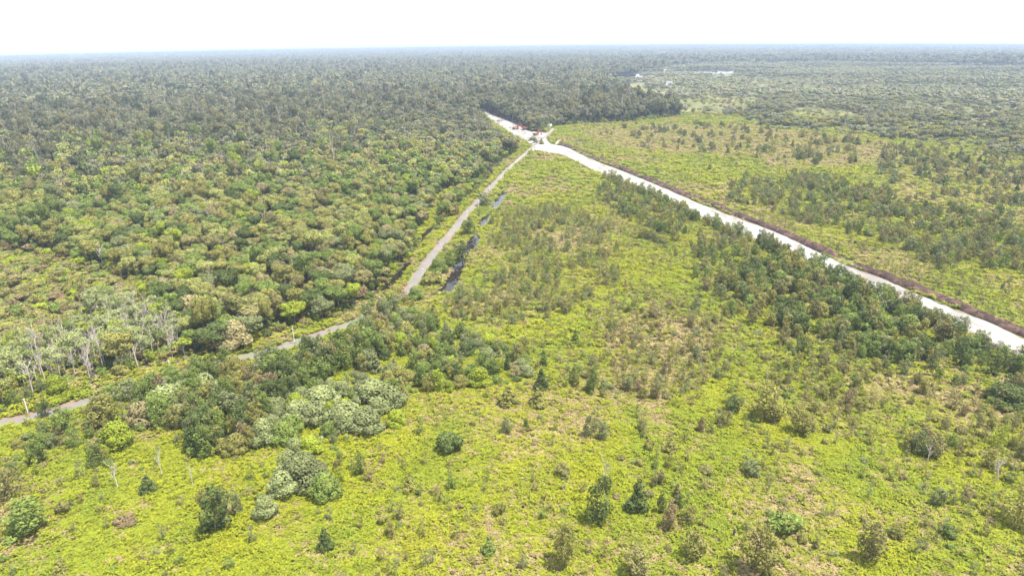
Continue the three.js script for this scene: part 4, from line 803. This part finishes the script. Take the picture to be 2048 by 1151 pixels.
// tall white bird-nest houses far off
const plaster = std([0.82, 0.81, 0.79], 0.9), roofMat = std([0.55, 0.54, 0.52], 0.9), doorMat = std([0.12, 0.09, 0.07], 0.7);
function birdHouse(x, z, w, d, h, turn, label, tower) {
  const g = thing('bird_nest_house', label, 'building', x, z, turn, undefined, groundY(x, z));
  part('wall', B(w, h + 0.3, d, 0, h / 2 - 0.15, 0), plaster, g);
  const roof = part('roof', B(w + 0.5, 0.25, d + 0.5, 0, h + 0.13, 0), roofMat, g);
  part('parapet', B(w + 0.5, 0.5, 0.15, 0, h + 0.5, d / 2 + 0.18), plaster, roof);
  if (tower) { part('roof_tower', B(w * 0.45, 2, d * 0.45, -w * 0.22, h + 1.26, -d * 0.1), plaster, g); }
  part('door', B(0.9, 2, 0.08, w * 0.25, 1, d / 2 + 0.03), doorMat, g);
  for (let k = 0; k < 3; k++) part('vent', B(0.5, 0.35, 0.06, -w * 0.3 + k * w * 0.3, h * 0.72, d / 2 + 0.02), doorMat, g);
}
birdHouse(240.8, -1065.7, 9.2, 8.4, 9.6, -0.2, 'square white windowless house standing alone before the scrub', false);
birdHouse(227, -1241.5, 12, 8, 9, -0.2, 'wide white house with a raised block at the forest edge', true);
birdHouse(345, -1575, 6, 6, 6.5, -0.2, 'tiny white house beside the far flooded ground', false);
// orange excavators at the junction
const orange = std([0.3, 0.075, 0.025], 0.6), steel = std([0.07, 0.065, 0.06], 0.7);
function excavator(x, z, turn, reach, label) {
  const g = thing('excavator', label, 'excavator', x, z, turn, undefined, 0.3);
  for (const s of [-1, 1]) {
    const sh = new THREE.Shape(); sh.absarc(-1.4, 0.45, 0.45, Math.PI / 2, Math.PI * 1.5); sh.absarc(1.4, 0.45, 0.45, -Math.PI / 2, Math.PI / 2);
    const t = new THREE.ExtrudeGeometry(sh, { depth: 0.55, bevelEnabled: false }); t.translate(0, 0, s * 1.05 - 0.275); part('track', t, steel, g);
  }
  part('turntable', C(0.8, 0.8, 0.3, 0, 1.02, 0, 16), steel, g);
  const house = part('engine_house', B(3.2, 1.1, 2.5, -0.6, 1.72, 0), orange, g); part('counterweight', B(0.5, 0.9, 2.4, -2.4, 1.7, 0), steel, house);
  const cab = part('cab', B(1.2, 1.6, 1.0, 0.85, 2.0, 0.85), orange, g); part('window', B(1.0, 0.8, 1.04, 0.95, 2.35, 0.85), glassMat, cab);
  const bar = (name, a, b, w, mat) => { const dx = b[0] - a[0], dy = b[1] - a[1], l = Math.hypot(dx, dy), q = new THREE.BoxGeometry(l, w, w * 0.8); q.rotateZ(Math.atan2(dy, dx)); q.translate((a[0] + b[0]) / 2, (a[1] + b[1]) / 2, -0.2); return part(name, q, mat, g); };
  const k = [3.2, 4.4], e = [6.2 + reach, 3.2], f = [5.6 + reach, 1.2];
  bar('boom', [0.7, 1.9], k, 0.5, orange); bar('boom', k, e, 0.42, orange); bar('stick', e, f, 0.34, orange);
  const bk = new THREE.CylinderGeometry(0.6, 0.6, 1.1, 10, 1, false, 0, 4); bk.rotateX(Math.PI / 2); bk.translate(5.4 + reach, 0.75, -0.2); part('bucket', bk, steel, g);
}
excavator(11.5, -572, 2.7, 0, 'orange excavator on the sand arm left of the junction');
excavator(20.2, -536, 0.6, -0.6, 'second orange excavator parked where the sand arm meets the road');
function truck(x, z, turn, cabC, bedC, label) {
  const g = thing('dump_truck', label, 'truck', x, z, turn, undefined, 0.32);
  part('chassis', B(6.2, 0.3, 1.0, 0, 0.85, 0), steel, g);
  const cab = part('cab', B(1.7, 1.7, 2.2, 2.3, 1.85, 0), std(cabC, 0.4), g); part('windscreen', B(0.06, 0.7, 1.9, 3.17, 2.25, 0), glassMat, cab);
  const bed = part('tipper_bed', B(4.0, 0.18, 2.3, -0.9, 1.12, 0), std(bedC, 0.6), g);
  for (const s of [-1, 1]) part('bed_side', B(4.0, 1.1, 0.1, -0.9, 1.76, s * 1.1), std(bedC, 0.6), bed);
  part('bed_end', B(0.1, 1.1, 2.1, -2.85, 1.76, 0), std(bedC, 0.6), bed); part('bed_end', B(0.1, 1.3, 2.1, 1.05, 1.86, 0), std(bedC, 0.6), bed);
  for (const wx of [2.2, -1.2, -2.4]) for (const s of [-1, 1]) { const w = new THREE.CylinderGeometry(0.5, 0.5, 0.35, 14); w.rotateX(Math.PI / 2); w.translate(wx, 0.5, s * 0.95); part('wheel', w, ironMat, g); }
}
truck(4.5, -578, 0.9, [0.32, 0.1, 0.05], [0.3, 0.2, 0.13], 'small brown dump truck on the sand arm by the excavator');
truck(33.5, -588, 1.2, [0.6, 0.6, 0.58], [0.5, 0.5, 0.48], 'white truck in the forest shade where the paved road ends');
{ // roofed shelter beside the junction
  const g = thing('shelter', 'small white roofed shelter beside the road below the junction', 'hut', 14.2, -487, 0.4);
  for (const sx of [-1, 1]) for (const sz of [-1, 1]) part('post', B(0.12, 2.4, 0.12, sx * 1.4, 1.1, sz * 1.0), doorMat, g);
  for (const s of [-1, 1]) { const r = new THREE.BoxGeometry(3.4, 0.06, 1.5); r.rotateX(s * 0.35); r.translate(0, 2.52, s * 0.68); part('roof_sheet', r, std([0.7, 0.7, 0.7], 0.6), g); }
  part('bench', B(2.2, 0.08, 0.5, 0, 0.5, -0.4), doorMat, g);
  const t = thing('tarpaulin', 'white tarpaulin spread on posts in the far tan field', 'tarpaulin', 117, -552, 0.3);
  const s = new THREE.PlaneGeometry(5, 3, 10, 6); s.rotateX(-Math.PI / 2); const a = s.attributes.position; for (let i = 0; i < a.count; i++) a.setY(i, 1.2 + 0.25 * noise(a.getX(i), a.getZ(i), 4)); s.computeVertexNormals();
  part('sheet', s, std([0.7, 0.7, 0.68], 0.7, { side: THREE.DoubleSide }), t);
  for (const sx of [-1, 1]) for (const sz of [-1, 1]) part('stake', C(0.04, 0.03, 1.5, sx * 2.4, 0.6, sz * 1.4, 6), doorMat, t);
}
{ // a person in dark clothes standing in the fern
  const J = { hip: [0, 0.95, 0], chest: [0, 1.3, 0.02], neck: [0, 1.48, 0.02], head: [0, 1.62, 0.05] };
  const bones = [[J.hip, J.chest, 0.15, 0.17], [J.chest, J.neck, 0.14, 0.06], [J.neck, J.head, 0.06, 0.095], [J.head, [0, 1.66, 0.04], 0.1, 0.095], [[-0.16, 1.4, 0], [0.16, 1.4, 0], 0.09, 0.09]];
  for (const s of [-1, 1]) {
    bones.push([[s * 0.09, 0.93, 0], [s * 0.11, 0.5, 0.04 * s], 0.1, 0.065], [[s * 0.11, 0.5, 0.04 * s], [s * 0.12, 0.08, -0.02], 0.065, 0.045], [[s * 0.12, 0.05, -0.04], [s * 0.13, 0.04, 0.14], 0.045, 0.04]);
    bones.push([[s * 0.2, 1.4, 0], [s * 0.26, 1.12, 0.05], 0.06, 0.045], [[s * 0.26, 1.12, 0.05], [s * 0.2, 0.98, 0.26], 0.045, 0.032], [[s * 0.2, 0.98, 0.26], [s * 0.18, 0.98, 0.34], 0.035, 0.03]);
    for (let f = 0; f < 4; f++) bones.push([[s * (0.15 + f * 0.02), 0.985, 0.35], [s * (0.14 + f * 0.02), 0.96, 0.41 - 0.008 * f], 0.011, 0.01]);
    bones.push([[s * 0.15, 0.99, 0.3], [s * 0.11, 1.0, 0.35], 0.013, 0.011]);
  }
  const N = 84, mc = new MarchingCubes(N, new THREE.MeshBasicMaterial(), false, false, 60000); mc.isolation = 0; mc.reset();
  const half = N / 2, sc = 0.98;
  for (let k = 0; k < N; k++) for (let j = 0; j < N; j++) for (let i = 0; i < N; i++) {
    const p = [(i - half) / half * sc, (j - half) / half * sc + 0.86, (k - half) / half * sc]; let d = 9;
    for (const [a, b, ra, rb] of bones) {
      const ab = [b[0] - a[0], b[1] - a[1], b[2] - a[2]], t = clamp(((p[0] - a[0]) * ab[0] + (p[1] - a[1]) * ab[1] + (p[2] - a[2]) * ab[2]) / (ab[0] ** 2 + ab[1] ** 2 + ab[2] ** 2));
      const q = Math.hypot(p[0] - a[0] - t * ab[0], p[1] - a[1] - t * ab[1], p[2] - a[2] - t * ab[2]) - lerp(ra, rb, t), h = clamp(0.5 + 0.5 * (d - q) / 0.03);
      d = lerp(d, q, h) - 0.03 * h * (1 - h);
    }
    mc.field[i + j * N + k * N * N] = -d;
  }
  mc.update();
  const n = mc.count, pos = new Float32Array(n * 3), nor = new Float32Array(n * 3), col = new Float32Array(n * 3);
  for (let i = 0; i < n; i++) {
    for (let c = 0; c < 3; c++) { pos[3 * i + c] = mc.positionArray[3 * i + c] * sc + (c === 1 ? 0.86 : 0); nor[3 * i + c] = mc.normalArray[3 * i + c]; }
    const y = pos[3 * i + 1], z = pos[3 * i + 2], skin = y > 1.49 || (z > 0.25 && y > 0.9 && y < 1.05);
    col.set(skin ? (y > 1.62 ? [0.02, 0.018, 0.016] : [0.25, 0.15, 0.1]) : y > 0.95 ? [0.03, 0.028, 0.035] : [0.035, 0.035, 0.04], 3 * i);
  }
  const g = new THREE.BufferGeometry(); g.setAttribute('position', new THREE.BufferAttribute(pos, 3)); g.setAttribute('normal', new THREE.BufferAttribute(nor, 3)); g.setAttribute('color', new THREE.BufferAttribute(col, 3));
  const m = shade(new THREE.Mesh(g, new THREE.MeshStandardMaterial({ vertexColors: true, roughness: 0.9 }))); m.name = 'person'; m.userData = { label: 'person in dark clothes standing waist deep in bright fern', category: 'person' };
  m.position.set(PERSON[0], 0.25, PERSON[1]); m.rotation.y = 0.6; scene.add(m);
}
{ // roots and splintered wood thrown up with the peat
  const R = rngOf(77), m = new Mesher(), l = resample(LINE.BERM, 1);
  for (let k = 0; k < 420; k++) {
    const p = l[Math.floor(R() * l.length)], x = p[0] + (R() - 0.3) * 4.5, z = p[1] + (R() - 0.5) * 3, a = R() * 6.283, q = 0.4 + 0.9 * R(), y = 0.35 + 0.6 * R();
    m.seg([x, y, z], [x + Math.cos(a) * q, y + 0.5 * (R() - 0.3), z + Math.sin(a) * q], 0.07, 0.03, mix3([0.09, 0.06, 0.045], [0.26, 0.2, 0.15], R()), 4);
  }
  const o = shade(new THREE.Mesh(m.geo(), vc(0.9))); o.name = 'root_debris'; o.userData = { kind: 'stuff', label: 'roots and splintered wood on the peat ridge' }; scene.add(o);
}
renderer.render(scene, camera);
